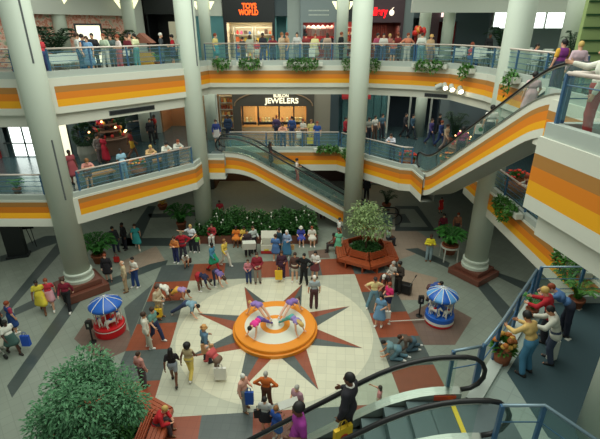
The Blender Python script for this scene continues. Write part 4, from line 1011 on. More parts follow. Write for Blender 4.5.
palm('lush potted fern palm right of the left column, woman in black before it', G(100,262), 1.25, .95, n=22, pot=.34)
palm('potted palm in a white ringed stand behind the woman in the yellow top', G(448,259), 1.05, .85, n=22, pot=.38, poth=.5, stand=True)
palm('potted palm at the back left beside the column in the planted bed', G(182,229), 1.3, .9, n=18)
palm('dark potted shrub standing behind the small tree on the right', G(386,210), 1.1, .6, DPALM, 12)
palm('yellow flowering basket at the far back left under the gallery', G(163,209), .35, .3, leafmat('gold_leaf', (150,110,20), (240,190,60)), 10, .3, .3, name='flower_basket')
for px, Y, h, r, d in ((55,21.6,1.7,1.2,'big dark palm left of the framed white board on the top gallery'), (119,23.3,1.6,1.0,'big dark palm beside the red neon loop on the top gallery'), (34,19.4,1.0,.7,'dark leafy plant just right of the big left column on the top gallery'), (503,25.5,1.7,1.1,'dark palm under the bright strip windows, left of the right column'), (571,20.3,1.5,.5,'tall dark plant against the left end of the green slatted wall')):
    p = AY(px, 50, Y); palm(d, (p.x, Y, L3), h, r, DPALM, 16, .3, .5)
p = AY(19,70,17.6); palm('small green plant behind the top railing at the far left', (p.x, 17.5, L3), .7, .4, PALM, 10, .18, .3)
p = AY(40,185,17.0); palm('small green plant behind the middle railing at the far left', (-11.6, 16.7, L2), .5, .35, PALM, 9, .16, .3)
p = AY(452,105,24.8); palm('dark bushy plant on the middle gallery behind the escalator', (p.x+.3, 24.6, L2), 1.9, .75, DPALM, 18, .3, .5)
p = AY(132,110,27); palm('dark green plant beside the grey column behind the kiosk', (p.x, 25.0, L2), 1.8, .7, DPALM, 16, .3, .5)
p = AY(183,62,22.6); palm('low green plant behind the top railing beside the shopper in red', (p.x-.9, 21.5, L3), .5, .35, PALM, 10, .16, .3)
def hanger(label, pos, dirv, w, drop=.55, m=IVY, lush=1.0):
    """trough hung on the outside of the kerb, trailing leaves; dirv points to the atrium"""
    d = Vector((dirv[0], dirv[1], 0)).normalized(); t = thing('hanging_planter', label, 'plant', pos, math.atan2(d.y, d.x)+PI/2)
    q = MB(); q.box(-w/2, w/2, -.28, -.02, 0, .2); q.build('trough', WPOT, t)
    f = MB()
    w *= .72; drop *= .75
    for k in range(int(330*w*lush)):
        x = random.uniform(-w/2-.05, w/2+.05); c = (1-abs(2*x/w)**2*.4) if abs(x) < w/2 else .5
        s = random.random()
        p = (x, -.16+random.uniform(-.12,.1), .14+random.random()*.2*c) if s < .55 else (x, -.32-random.random()*.08, .2-random.random()*drop*c)
        e = rnd_dir(); f.leaf(p, (e.x, e.y-.4, e.z+.1), random.uniform(.12,.2), .09, .05)
    f.build('foliage', m, t); return t
for a, o, w, d in ((-3.95,0,1.0,'hanging planter below the toy shop, leftmost of the back top row'), (-2.55,0,1.3,'hanging planter below the toy shop, just right of the leftmost one'), (0.15,0,2.0,'broad hanging planter on the top gallery below the grey shop'), (2.35,0,.45,'small hanging planter just left of the tall middle column on top'), (3.65,-.18,.7,'small hanging planter just right of the tall middle column on top')):
    hanger(d, (a, 23.28+o, L3-.02), (0,-1), w)
d6 = Vector(E3[6])-Vector(E3[5]); hanger('broad hanging planter on the top gallery left of the three spotlights', (*on_edge(E3,5,.45,.02), L3-.02), (d6.y,-d6.x), 1.7)
hanger('trailing planter left of the right hand column on the top gallery', (*on_edge(E3,6,.55,.02), L3-.05), (-1,-.25), .8, .8); hanger('trailing planter right of the right hand column on the top gallery', (*on_edge(E3,7,.40,.02), L3-.05), (-1,0), .7, .8)
hanger('hanging planter on the middle gallery below the jewelers, left of the middle column', (1.55, 23.73, L2-.02), (0,-1), 1.6, .25)
dd = Vector(E2[7])-Vector(E2[6]); hanger('trailing planter at the bend of the middle gallery right of the middle column', (*on_edge(E2,6,.25,.02), L2-.02), (dd.y,-dd.x), 1.1, .6)
hanger('big trailing ivy planter on the middle gallery behind the right column', (8.02, 15.2, L2-.02), (-1,0), 2.0, .8, IVY, 1.4); hanger('trailing ivy planter on the middle gallery beneath the near white panel', (8.02, 10.9, L2-.02), (-1,0), 1.5, .8, IVY, 1.4)
def flower_tub(label, pos, cols, r=.35, h=.35, n=26):
    t = thing('flower_tub', label, 'plant', pos); q = MB(); q.smooth = True; q.lathe([(r*.8,0), (r,h), (r*.85,h), (r*.8,h*.8)], 20); q.build('tub', POT, t)
    f = MB()
    for k in range(160): e = rnd_dir(); f.leaf((e.x*r*.7, e.y*r*.7, h+abs(e.z)*.2), (e.x, e.y, abs(e.z)), .16, .07, .06)
    f.build('foliage', IVY, t)
    for k in range(n):
        e = rnd_dir(); q = MB(); q.ellip((e.x*r*1.0, e.y*r*1.0, h+.16+abs(e.z)*.2), (.06,.06,.045), 7, 4); q.build('flower', colmat('petal', random.choice(cols), .6), t)
    return t
REDS = [(206,44,28), (230,70,36), (180,30,30)]; ORS = [(240,130,30), (220,90,20), (250,170,60)]
p = AY(407,148,21.2); flower_tub('tub of red flowers at the bend of the middle gallery by the escalator foot', (5.35, 20.95, L2), REDS, .42)
p = AY(440,152,20.5); flower_tub('tub of orange flowers behind the glass of the right escalator foot', (7.3, 20.6, L2), ORS, .4)
flower_tub('tub of red flowers behind the railing right of the right hand column', (8.75, 16.6, L2), REDS, .45, .7)
p = AY(130,158,19.8); flower_tub('tub of orange flowers beside the woman in pale blue on the left gallery', (-7.55, 19.5, L2), ORS, .42)
flower_tub('tub of rusty orange flowers by the railing in front of the man in tan', (4.12, 6.95, L2), [(190,110,40), (160,90,36), (150,120,40), (196,150,60)], .2, .3)
palm('small green plant under the railing of the near landing', (5.5, 8.5, L2), .45, .3, PALM, 10, .14, .2)
palm('leafy green plant in the far corner of the near landing', (6.75, 8.85, L2), .55, .4, IVY, 12, .18, .25)
# planted bed along the back of the plaza
t = thing('planter_bed', 'long planted bed with dark leaves and white flowers behind the seated people', 'planter', (-1.3, 21.4, 0))
bx0, bx1 = -4.45, 2.25
m = MB(); m.box(bx0, bx1, -.62, -.42, 0, .45); m.box(bx0, bx0+.2, -.42, .75, 0, .45); m.box(bx1-.2, bx1, -.42, .75, 0, .45); m.build('kerb', STONE, t)
m = MB(); m.box(bx0+.2, bx1-.2, -.42, .75, 0, .38); m.build('soil', SOIL, t)
f = MB()
for k in range(9500):
    x = random.uniform(bx0+.1, bx1-.1); y = random.uniform(-.5, .85); e = rnd_dir(); hh = .38+random.random()**.6*(.35+.5*(y+.5)+.12*math.sin(x*2.1)+.12*math.sin(x*5))
    f.leaf((x, y, hh), (e.x, e.y-.2, abs(e.z)*.7), random.uniform(.16,.3), .1, .08)
o = f.build('foliage', BEDG, t); o['kind'] = 'stuff'
for k in range(30):
    x = random.uniform(bx0+.2, bx1-.3); q = MB(); y = random.uniform(-.4, .6); z = .8+.5*(y+.5)+random.uniform(-.1,.15); q.ellip((x,y,z), (.045,.04,.05), 6, 4); q.tube([(x,y,.4), (x,y,z)], .008, 4); q.build('flower', mat('petal_white', (236,232,220), .6), t)

# ================================================================ centre stage, carousels, furniture, props
OR2 = mat('stage_orange', (238, 146, 34), .5, noise=.05, scale=3); STW = mat('stage_white', (226, 224, 206), .5)
t = thing('round_stage', 'low round orange and white stage at the centre of the star', 'stage', (PC.x, PC.y, 0.0))
m = MB(); m.lathe([(1.62,.0), (1.62,.13), (1.58,.15)], 64); m.build('lower_tier', OR2, t)
m = MB(); m.lathe([(1.55,.15), (1.55,.26), (1.53,.28)], 64); m.build('upper_tier', OR2, t)
for k, (a, b, mm) in enumerate(((.57,1.16,STW), (0,.35,STW))):
    m = MB(); m.lathe([(a,.281), (b,.281)], 64, caps=False) if a else m.lathe([(b,.28), (b,.2815)], 48); m.build('painted_ring', mm, t)
def horse_mesh():
    if 'horse' in BODY: return BODY['horse']
    c = lambda a, b, r, s, k=.03: ('c', V3(*a), V3(*b), r, s, k)
    p = [c((.16,0,.34), (-.16,0,.34), .085, .095), c((.17,0,.38), (.27,0,.55), .06, .048), c((.27,0,.56), (.38,0,.50), .045, .03), c((.26,.02,.6), (.27,.025,.65), .015, .008, .01), c((.26,-.02,.6), (.27,-.025,.65), .015, .008, .01), c((-.24,0,.38), (-.32,0,.18), .025, .015)]
    for y in (.055, -.055): p += [c((.16,y,.28), (.25,y,.18), .035, .028), c((.25,y,.18), (.20,y,.06), .026, .022), c((-.17,y,.28), (-.22,y,.16), .042, .028), c((-.22,y,.16), (-.14,y,.05), .026, .022)]
    BODY['horse'] = sdf_mesh('horse', p, .014); return BODY['horse']
def carousel(label, loc, red, rz, coin):
    t = thing('kiddie_carousel', label, 'carousel', loc, rz)
    RD = mat('ride_red', (206, 26, 34), .3); BL = mat('ride_blue', (32, 96, 190), .3); WH = mat('ride_white', (232, 232, 224), .35); BL2 = mat('ride_sky', (96, 160, 222), .35)
    base = RD if red else BL
    m = MB(); m.lathe([(.54,0), (.56,.05), (.56,.30 if red else .12)], 40); m.build('base_drum', RD, t)
    m = MB(); m.lathe([(.565,.30 if red else .12), (.565,.34 if red else .24)], 40, caps=False); m.build('white_band', WH, t)
    m = MB(); m.lathe([(.56,.30 if red else .12), (.55,.40), (.50,.42)], 40); m.build('platform', base, t)
    m = MB(); m.lathe([(.09,.42), (.07,.9), (.09,1.2)], 20); m.build('centre_post', base, t)
    for k in range(8):
        a = k*PI/4; m = MB(); m.tube([(.47*math.cos(a), .47*math.sin(a), .42), (.47*math.cos(a), .47*math.sin(a), 1.2)], .016, 8); m.build('canopy_pole', base if k % 2 else WH, t)
    n = 48; m = MB(); m.smooth = True; prof = [(.56,1.14), (.60,1.22), (.57,1.28), (.40,1.40), (.2,1.5), (.05,1.56)]
    m.lathe(prof, n); me_o = m.build('canopy', [BL, BL2], t)
    if not red:
        for i, p in enumerate(me_o.data.polygons):
            c = p.center
            if int((math.atan2(c.y, c.x)+PI)/(PI/6)) % 2: p.material_index = 1
    for k in range(12 if not red else 8):
        a = k*2*PI/(12 if not red else 8); m = MB(); m.tube([((r+.004)*math.cos(a), (r+.004)*math.sin(a), z+.006) for r, z in prof], .014, 6); m.build('white_rib', WH, t)
    m = MB(); m.ellip((0,0,1.58), (.045,.045,.05)); m.build('finial', WH, t)
    for k in range(4):
        a = k*PI/2+.4; o = link('horse', horse_mesh() if k == 0 else horse_mesh(), t); o.location = (.34*math.cos(a), .34*math.sin(a), .38); o.rotation_euler = (0, 0, a+PI/2); o.scale = (.85,)*3
        o.material_slots[0].link = 'OBJECT'; o.material_slots[0].material = mat('horse_white', (226, 220, 206), .4)
        s = MB(); s.ellip((0,0,.43), (.07,.09,.03)); s.build('saddle', RD if not red else BL, o)
        s = MB(); s.tube([(.02,0,.05), (.02,0,1.0)], .01, 6); s.build('pole', mat('brass', (190,150,70), .3, .8), o)
    return t
cl = G(111,331); carousel('red based kiddie carousel with plain blue canopy at the left of the star', (cl.x, cl.y, 0), True, .3, None)
cr = G(438.5,321); carousel('blue kiddie carousel with light and dark blue canopy at the right of the star', (cr.x, cr.y, 0), False, .2, None)
def coinpost(label, loc):
    t = thing('coin_post', label, 'post', loc); m = MB(); m.lathe([(.13,0), (.13,.03), (.03,.05), (.03,.62)], 14); m.build('stand', BLACK, t); m = MB(); m.box(-.1,.1,-.07,.07,.62,.95); m.build('coin_box', BLACK, t); m = MB(); m.box(-.03,.03,-.08,-.07,.74,.86); m.build('coin_slot', STEEL, t)
coinpost('black coin post at the left of the red based carousel', G(93,342)); coinpost('black coin post at the left of the blue carousel', G(419,316))
t = thing('barrier_pole', 'white barrier pole lying level from the blue carousel to the left', 'pole', G(389,324)); q = G(424,322)-G(389,324)
m = MB(); m.tube([(0,0,.12), (q.x, q.y, .12)], .02, 8); m.build('pole', WPOT, t); m = MB(); m.lathe([(.06,0), (.05,.03), (.02,.05), (.02,.16)], 12); m.build('foot', WPOT, t)
# display cart with raised white lid
c0 = G(270,254); t = thing('display_cart', 'white display cart with raised lid, dark inside and red base', 'cart', (c0.x+.05, c0.y+.25, 0)); t.scale = (.68,)*3
m = MB(); m.box(-.75,.75,-.4,.4,.05,.28); m.build('red_base', mat('cart_red', (190,40,40), .5), t)
m = MB(); m.box(-.75,.75,-.4,-.34,.28,.75); m.box(-.75,.75,.34,.4,.28,.95); m.box(-.75,-.69,-.34,.34,.28,.85); m.box(.69,.75,-.34,.34,.28,.85); m.build('body', mat('cart_white', (228,224,206), .5), t)
m = MB(); m.box(-.69,.69,-.34,.34,.28,.34); m.build('tray', DARK, t); m = MB(); m.add([(-.78,.36,.98), (.78,.36,.98), (.78,.62,1.5), (-.78,.62,1.5), (-.78,.40,.96), (.78,.40,.96), (.78,.66,1.48), (-.78,.66,1.48)], [(0,1,2,3), (7,6,5,4), (0,4,5,1), (2,6,7,3), (1,5,6,2), (0,3,7,4)]); m.build('raised_lid', mat('cart_white', (228,224,206), .5), t)
m = MB(); m.box(-.5,-.15,-.42,-.4,.3,.42); m.build('yellow_plate', mat('plate_yellow', (236,200,50), .5), t)
for s in (-1, 1):
    for y in (-.3, .3): m = MB(); m.lathe([(.06,-.02), (.06,.02)], 12, Matrix.Translation((s*.6, y, .06)) @ Matrix.Rotation(PI/2, 4, 'X')); m.build('wheel', BLACK, t)
# cafe tables and chairs behind the top right railing
CW = mat('cafe_white', (222, 226, 220), .4)
def cafe_table(label, x, y, z): 
    t = thing('cafe_table', label, 'table', (x, y, z)); m = MB(); m.lathe([(.42,.70), (.42,.73)], 24); m.build('tabletop', CW, t); m = MB(); m.lathe([(.035,.04), (.035,.70)], 10); m.build('stem', BLACK, t); m = MB(); m.lathe([(.26,0), (.24,.03), (.04,.05)], 18); m.build('foot', BLACK, t)
def cafe_chair(label, x, y, z, rz):
    t = thing('cafe_chair', label, 'chair', (x, y, z), rz, 'white cafe chairs on the top gallery'); m = MB(); m.box(-.22,.22,-.22,.22,.43,.46); m.build('seat', CW, t, bevel=.01); m = MB(); m.box(-.22,.22,.19,.22,.5,.86); m.build('backrest', CW, t, bevel=.01)
    for sx in (-1, 1):
        for sy in (-1, 1): m = MB(); m.bar((sx*.19, sy*.19, 0), (sx*.19, sy*.19, .86 if sy > 0 else .43), .03, .03); m.build('leg', STEEL, t)
CAF = [(7.6,23.0), (8.9,21.6), (9.4,19.9), (9.5,18.2), (10.6,22.8), (11.2,20.6), (9.3,24.4)]
for k, (x, y) in enumerate(CAF):
    cafe_table('white cafe table on the top gallery, %s' % ['nearest to the red balloons', 'left of the right column', 'behind the right column', 'just right of the right column', 'far back left of the column', 'far back right of the column', 'below the dark wall panel'][k], x, y, L3)
    for a in (0, 2.2, 4.1): cafe_chair('white cafe chair at one of the round tables behind the top right railing', x+.62*math.sin(a+k), y-.62*math.cos(a+k), L3, a+k+PI+0)
# framed lit board, little stall, benches and balloons on the top gallery
c = AY(92,50,21.7); t = thing('framed_board', 'big lit white board in a dark frame behind the shoppers at upper left', 'sign', (c.x, 21.7, L3), .5)
m = MB(); m.box(-.5,.5,-.02,.02,.25,1.85); m.build('lit_panel', mat('lit_panel', (250,244,214), .5, emit=.9), t)
m = MB(); m.box(-.58,-.5,-.05,.05,0,1.93); m.box(.5,.58,-.05,.05,0,1.93); m.box(-.5,.5,-.05,.05,1.85,1.93); m.box(-.5,.5,-.05,.05,.17,.25); m.build('frame', DARK, t)
c = AY(63,160,21.0); t = thing('framed_board', 'lit white board in a dark frame beside the left column on the middle gallery', 'sign', (c.x, 21.0, L2), .5)
m = MB(); m.box(-.45,.45,-.02,.02,.25,2.2); m.build('lit_panel', mat('lit_panel', (250,244,214), .5, emit=.9), t); m = MB(); m.box(-.52,-.45,-.05,.05,0,2.28); m.box(.45,.52,-.05,.05,0,2.28); m.box(-.45,.45,-.05,.05,2.2,2.28); m.box(-.45,.45,-.05,.05,.17,.25); m.build('frame', DARK, t)
c = AY(144,50,24.0); t = thing('toy_stall', 'little wooden stall with a pitched roof and yellow front on the top gallery', 'stall', (c.x, 24.0, L3)); t.scale = (.72,)*3
m = MB(); m.box(-.6,.6,-.4,.4,0,.85); m.build('counter', mat('stall_yellow', (214,160,40), .6), t)
for s in (-1, 1): m = MB(); m.bar((s*.55,-.35,.85), (s*.55,-.35,1.5), .06, .06); m.build('post', WOOD, t)
m = MB(); m.add([(-.8,-.55,1.45), (.8,-.55,1.45), (.8,.5,1.45), (-.8,.5,1.45), (-.0,-.55,2.1), (.0,.5,2.1)], [(0,3,5,4), (1,4,5,2), (0,4,1), (3,2,5), (0,1,2,3)]); m.build('roof', mat('stall_roof', (170,110,90), .8), t)
for k, px in enumerate((150, 158)):
    pass
m = MB(); m.box(-.3,.3,-.04,.04,.9,2.1); c = AY(174,40,27.9); o = m.build('poster', mat('poster_cream', (214,204,180), .6)); tag(o, 'cream poster hanging in the black shop front right of the stall', 'poster'); o.location = (c.x, 28.2, L3)
c = AY(418,34,24.2)
for k in range(13):
    e = rnd_dir(); q = MB(); q.smooth = True; q.ellip((0,0,0), (.12,.12,.145), 12, 8); q.tube([(0,0,-.18), (-e.x*.15,-e.y*.1,-.62)], .006, 4); o = q.build('balloon', colmat('goods', [(206,40,30), (226,70,30), (190,24,30), (236,150,60)][k % 4], .3)); o.location = (c.x+e.x*.24, 24.0+e.y*.25, c.z+.1+e.z*.2); tag(o, 'balloon in the red and orange bunch right of the plum shop', 'balloon', 'bunch of red balloons')
# kiosk with coloured lights on the middle gallery
c = AY(108,135,23.6); t = t0_kiosk = thing('flower_kiosk', 'round kiosk crowded with red flowers and lights on the left middle gallery', 'kiosk', (c.x, 23.6, L2))
m = MB(); m.lathe([(1.05,0), (1.05,.75), (1.15,.8), (1.15,.85)], 30); m.build('counter', mat('kiosk_brown', (120,92,76), .6), t)
m = MB(); m.lathe([(.12,.85), (.12,2.3)], 12); m.build('mast', DARK, t)
for k in range(4): m = MB(); m.lathe([(.9-.17*k,.85+.33*k), (.9-.17*k,.89+.33*k)], 24); m.build('tier', mat('kiosk_brown', (120,92,76), .6), t)
for k in range(60):
    a = random.uniform(0, 2*PI); q = random.randrange(4); r = (.9-.17*q)*random.uniform(.75, 1); m = MB(); m.ellip((r*math.cos(a), r*math.sin(a), .98+.33*q), (.09,.09,.1), 7, 5); m.build('bouquet', colmat('petal', random.choice([(190,30,34), (220,60,50), (240,190,90), (60,110,50), (200,70,120)]), .6), t)
for k in range(9):
    a = 2.399*k; q = k % 4; r = .95-.17*q; m = MB(); m.ellip((r*math.cos(a), r*math.sin(a), 1.1+.33*q), (.06,.06,.06), 8, 5); m.build('bulb', mat('bulb_glow', (255,190,120), .5, emit=5), t)
c = AY(90,150,22.0); t = thing('planter_barrel', 'pale barrel planter with a dark shrub left of the kiosk', 'planter', (c.x-.1, 21.9, L2)); m = MB(); m.lathe([(.4,0), (.48,.4), (.44,.8), (.38,.8), (.36,.7)], 22); m.build('barrel', mat('barrel_grey', (150,150,140), .7), t)
f = MB()
for k in range(500): e = rnd_dir(); f.leaf((e.x*.4, e.y*.4, 1.3+e.z*.5), e, .25, .1, .1)
f.build('foliage', DPALM, t)
railing('far railing behind the kiosk on the left middle gallery', [(-15.5,24.6), (-12.6,27.4)], L2, 1.0, 1.6, False)
railing('pale railing beside the grey column behind the kiosk', [(-11.6,25.6), (-9.75,27.2)], L2, 1.05, 1.2, False)
kc = AY(464,130,22.6); k2 = dup(t0_kiosk, (kc.x, 22.6, L2), 1.0, 'flower kiosk with warm lights behind the right escalator', None, .62)
# spotlights on the fascia
for k, (px, py) in enumerate(((445,81.5), (458,84), (469,85), (483,86))):
    pos = on_edge(E3,5,.72,.28) if k == 0 else on_edge(E3,6,[0,.06,.27,.52][k],.28)
    t = thing('spotlight', ['unlit white spotlight, leftmost of four on the striped edge', 'lit spotlight, second from the left on the striped edge', 'lit spotlight, third from the left on the striped edge', 'lit spotlight nearest to the right hand column on the striped edge'][k], 'lamp', (*pos, L3-.85))
    M_ = Matrix.Rotation(-1.0 if k else 1.2, 4, 'X') @ Matrix.Rotation(.6 if k == 0 else 0, 4, 'Z') if k else Matrix.Rotation(.9, 4, 'Z') @ Matrix.Rotation(1.1, 4, 'X')
    m = MB(); m.lathe([(.05,.32), (.11,.28), (.12,-.02)], 16, M_); m.build('housing', PALEW, t)
    if k: m = MB(); m.lathe([(.105,-.022), (.10,-.03)], 16, M_); m.build('lens', mat('spot_glow', (255,236,200), .5, emit=9), t)
    m = MB(); m.bar((0,0,.1), (.0,.26,.1), .03, .03); m.build('bracket', DARK, t)
# directory sign and easel under the left gallery
c = G(19,256); t = thing('directory_sign', 'tall dark directory pillar under the gallery at far left', 'sign', c, .3); m = MB(); m.box(-.42,.42,-.2,.2,.12,2.3); m.build('panel', BLK, t); m = MB(); m.box(-.5,.5,-.28,.28,0,.12); m.build('plinth', DARK, t)
c = G(31,246); t = thing('easel_sign', 'small dark sign on thin legs right of the dark pillar', 'sign', c, .3); m = MB(); m.box(-.35,.35,-.03,.03,1.0,1.5); m.build('board', BLK, t)
for s in (-1, 1): m = MB(); m.bar((s*.3,-.15,0), (s*.2,0,1.0), .03, .03); m.build('leg', BLACK, t)
m = MB(); m.bar((0,.35,0), (0,0,1.0), .03, .03); m.build('leg', BLACK, t)
# the red reflection at the back right is a stand-in figure among the people
# papers dropped on the landing carpet
for px, py, d in ((579,309,'small white paper scrap on the dark landing carpet, upper one'), (568,339,'small white paper scrap on the dark landing carpet, lower one')):
    c = G(px, py, L2+.014); m = MB(); m.box(-.07,.07,-.045,.045,0,.004); o = m.build('paper_scrap', WPOT); tag(o, d, 'paper'); o.location = c; o.rotation_euler = (0,0,.5)
for px, d in ((58,'low pale bench behind the upper left railing, nearest the big column'), (69,'low pale bench behind the upper left railing, left of the shoppers')):
    c = AY(px, 55, 20.4 if px > 60 else 19.6); t = thing('low_bench', d, 'bench', (c.x, c.y, L3), .85)
    m = MB(); m.box(-.42,.42,-.2,.2,.34,.42); m.build('seat', CW, t, bevel=.015); m = MB(); m.box(-.42,.42,.16,.2,.42,.72); m.build('backrest', CW, t, bevel=.01)
    for s in (-1, 1):
        for y in (-.14,.14): m = MB(); m.bar((s*.34,y,0), (s*.34,y,.34), .04, .04); m.build('leg', STEEL, t)
for p0, p1, d in ((88,126,'long low brown bench behind the left middle railing, by the woman in pale blue'), (153,178,'short low brown bench behind the left middle railing, by the two people in white')):
    a, b = [edge_at(E2, 1, q, 160) for q in (p0, p1)]; dv = (b-a).normalized(); nn = Vector((-dv.y, dv.x)); c = (a+b)/2+nn*1.15; Lb = (b-a).length*.42
    t = thing('low_bench', d, 'bench', (c.x, c.y, L2), math.atan2(dv.y, dv.x))
    m = MB(); m.box(-Lb, Lb, -.2, .2, .36, .44); m.build('seat', mat('bench_oak', (170, 118, 62), .5, noise=.12, scale=8), t)
    for s in (-1, 1): m = MB(); m.box(s*Lb*.75-.05, s*Lb*.75+.05, -.17, .17, 0, .36); m.build('leg', DARK, t)
# ================================================================ people
def gp(px, py, z=0.0): return G(px, py, z)
def yp(px, Y, z):
    d = AY(px, 50 if z > 6 else 140, Y); return Vector((d.x, Y, z))
def rp(E, i, px, back, z):
    """behind edge segment i, where the sight line of column px meets it, `back` metres into the gallery"""
    a, b = Vector(E[i]), Vector(E[i+1]); d = (b-a).normalized(); nn = Vector((-d.y, d.x)); a = a+nn*back
    r = ray(px, 50 if z > 6 else 150); k = r.x/r.y                       # x = k*y along the sight line
    t = (k*a.y-a.x)/(d.x-k*d.y); p = a+d*t; return Vector((p.x, p.y, z))
def bag(label, pos, c, w=.34, h=.38, d=.14, rz=0.0, mark=None, name='shopping_bag', group=None):
    t = thing(name, label, 'bag', (pos[0], pos[1], pos[2]-h-.16), rz, group)
    m = MB(); m.add([(-w*.46,-d/2,0), (w*.46,-d/2,0), (w*.46,d/2,0), (-w*.46,d/2,0), (-w/2,-d*.3,h), (w/2,-d*.3,h), (w/2,d*.3,h), (-w/2,d*.3,h)], [(0,3,2,1), (0,1,5,4), (1,2,6,5), (2,3,7,6), (3,0,4,7), (4,5,6,7)]); m.build('bag_body', colmat('bag', c, .6), t)
    for s in (-1, 1): m = MB(); m.tube([(-w*.22, s*d*.28, h), (-w*.16, s*d*.15, h+.13), (0, 0, h+.16), (w*.16, s*d*.15, h+.13), (w*.22, s*d*.28, h)], .008, 5); m.build('handle', colmat('bag', tuple(int(v*.8) for v in c), .6), t)
    if mark:
        for s in (-1, 1):
            m = MB(); m.lathe([(.085,-.002), (.085,.004)], 20, Matrix.Translation((0, s*(d*.42+.003), h*.5)) @ Matrix.Rotation(s*PI/2, 4, 'X')); m.build('printed_spot', colmat('bag', mark, .6), t)
            m = MB(); m.lathe([(.035,.002), (.035,.008)], 16, Matrix.Translation((0, s*(d*.42+.003), h*.5)) @ Matrix.Rotation(s*PI/2, 4, 'X')); m.build('spot_centre', colmat('bag', (150,24,24), .6), t)
    return t
WH_, BK_, NV, JN, GY, TN, RD_, YL = (230,228,216), (26,26,30), (34,44,84), (62,96,140), (128,130,128), (186,160,120), (190,36,44), (232,206,70)
S1, S2, S3 = (232,230,224), (40,34,32), (120,80,50)
# each row: place, facing, pose, height, skin, hair, top, bottom, shoes, label[, group, hat, extra]
P_ = person
T = lambda c: ('tee', c); SH = lambda c: ('shirt', c); JK = lambda c: ('jacket', c); TR = lambda c: ('trousers', c); SO = lambda c: ('shorts', c); SK = lambda c: ('skirt', c); DR = lambda c: ('dress', c); TK = lambda c: ('tank', c); LG = lambda c: ('leggings', c)
# ---- four dancers on the stage
for (u, v, a, top, bot, hr, sk, d) in ((-.62,.48,-45-90,(150,120,190),(226,180,150),'short:y','l','dancer in purple at the back left of the round stage, hands down outwards'), (.62,.55,135,(140,110,180),(226,180,150),'bun:b','p','dancer in purple at the back right of the round stage'), (-.58,-.45,-45,(236,60,150),(110,90,170),'full:k','l','dark haired dancer in pink top and purple leggings at front left of the stage'), (.62,-.42,45,(150,130,190),(90,170,160),'long:y','l','blonde dancer in lilac with teal leggings at front right of the stage')):
    r = PL(u, v, .285); P_((r.x, r.y, .285), a+4.5, 'plank', 1.62, sk, hr, TK(top), LG(bot) if bot[0] < 200 else ('briefs', top), S1, d, 'dancers on the round stage')
# ---- stretching shoppers at the left of the star
P_(gp(161,318), 70, 'hold', 1.74, 'l', 'short:b', SH((196,180,150)), TR((178,160,130)), S3, 'man in beige shirt standing behind the stretchers with yellow and black bag')
P_(gp(164,302), 100, 'bend', 1.72, 'b', 'short:k', T(WH_), TR((90,80,76)), S1, 'person in white shirt bending over on the brown paving left of the star', 'stretching people left of the star')
P_(gp(181,301), 80, 'lunge', 1.66, 't', 'short:k', TK((166,140,190)), SO((230,170,70)), S1, 'person in lilac top and yellow shorts lunging left of the star', 'stretching people left of the star')
P_(gp(190,316), 75, 'lunge', 1.74, 'l', 'short:k', T((130,164,180)), TR((52,64,96)), S1, 'man in pale blue shirt lunging low beside the compass star tip', 'stretching people left of the star')
P_(gp(203,290), 85, 'bend', 1.7, 'b', 'short:k', T((38,40,72)), SO((170,34,44)), S1, 'person in navy top and red shorts bending down behind the other stretchers', 'stretching people left of the star')
P_(gp(219,286), 60, 'bend', 1.62, 'l', 'bob:b', TK((120,100,160)), LG((44,44,70)), S1, 'person in purple top bending down, rightmost of the stretchers', 'stretching people left of the star')
# ---- left part of the plaza
P_(gp(44,312), 25, 'walk', 1.72, 'b', 'short:k', DR((226,206,66)), None, S3, 'woman in a loose yellow dress walking near the left column')
P_(gp(53,309), 20, 'walk', 1.66, 'l', 'full:r', T((200,50,66)), SK((220,160,170)), S1, 'woman in red top and pale pink skirt beside the woman in yellow')
P_(gp(70,310), 10, 'walk', 1.74, 'p', 'full:b', SH((130,24,48)), TR(BK_), S1, 'woman in dark red blouse and black trousers by the brown pedestal')
P_(gp(16,333), 150, 'stand', 1.64, 'l', 'full:r', T((170,50,80)), None, S1, 'red haired woman in blue pinafore dress at the far left edge', extra=DR((36,70,130)))
P_(gp(15,354), 60, 'walk', 1.66, 'd', 'full:k', T(WH_), SK((66,96,90)), S2, 'woman in white top and green skirt carrying a blue bag at far left')
P_(gp(1,350), 80, 'hold', 1.6, 'l', 'short:b', SH((206,196,176)), TR((176,170,150)), S1, 'person in cream clothes cut by the left edge of the plaza')
P_(gp(2,334), 100, 'stand', 1.66, 't', 'full:k', SH((96,30,50)), TR(BK_), S2, 'person in dark wine red top at the left edge behind the others')
P_(gp(109.5,281), 10, 'stand', 1.6, 'p', 'full:r', JK((30,28,34)), SK((30,28,34)), S2, 'red haired woman in black standing before the fern palm')
P_(gp(127,291), -60, 'stand', 1.74, 'l', 'bald:w', SH((206,186,150)), TR((182,156,122)), S3, 'white haired man in tan shirt and tan trousers')
P_(gp(137,287), -30, 'carry', 1.74, 'l', 'short:k', T((226,222,210)), TR((40,70,130)), S1, 'man in white shirt and blue jeans beside the man in tan')
P_(gp(138,249), 20, 'walk', 1.64, 'l', 'full:b', DR((60,168,170)), None, S1, 'woman in a turquoise dress at the back left of the plaza')
P_(gp(116.5,252), 40, 'stand', 1.66, 't', 'full:k', JK((60,60,70)), TR((44,50,76)), S2, 'person in grey jacket beside a red bag behind the fern palm')
P_(gp(126,249), -40, 'stand', 1.74, 'b', 'short:k', JK((34,32,36)), TR((30,32,44)), S2, 'man in black jacket next to the woman in turquoise')
bag('red bag standing on the floor by the person in grey jacket', gp(115.5,254,.5), (190,36,30), .26, .26, .14)
P_(gp(149,348), 110, 'carry', 1.78, 't', 'full:b', JK((220,216,200)), TR((196,190,172)), S1, 'man in long white jacket walking beside a woman in teal top')
P_(gp(157,341), 70, 'walk', 1.7, 'l', 'full:b', T((104,150,140)), TR((40,52,90)), S1, 'woman in teal top and dark jeans beside the man in white jacket')
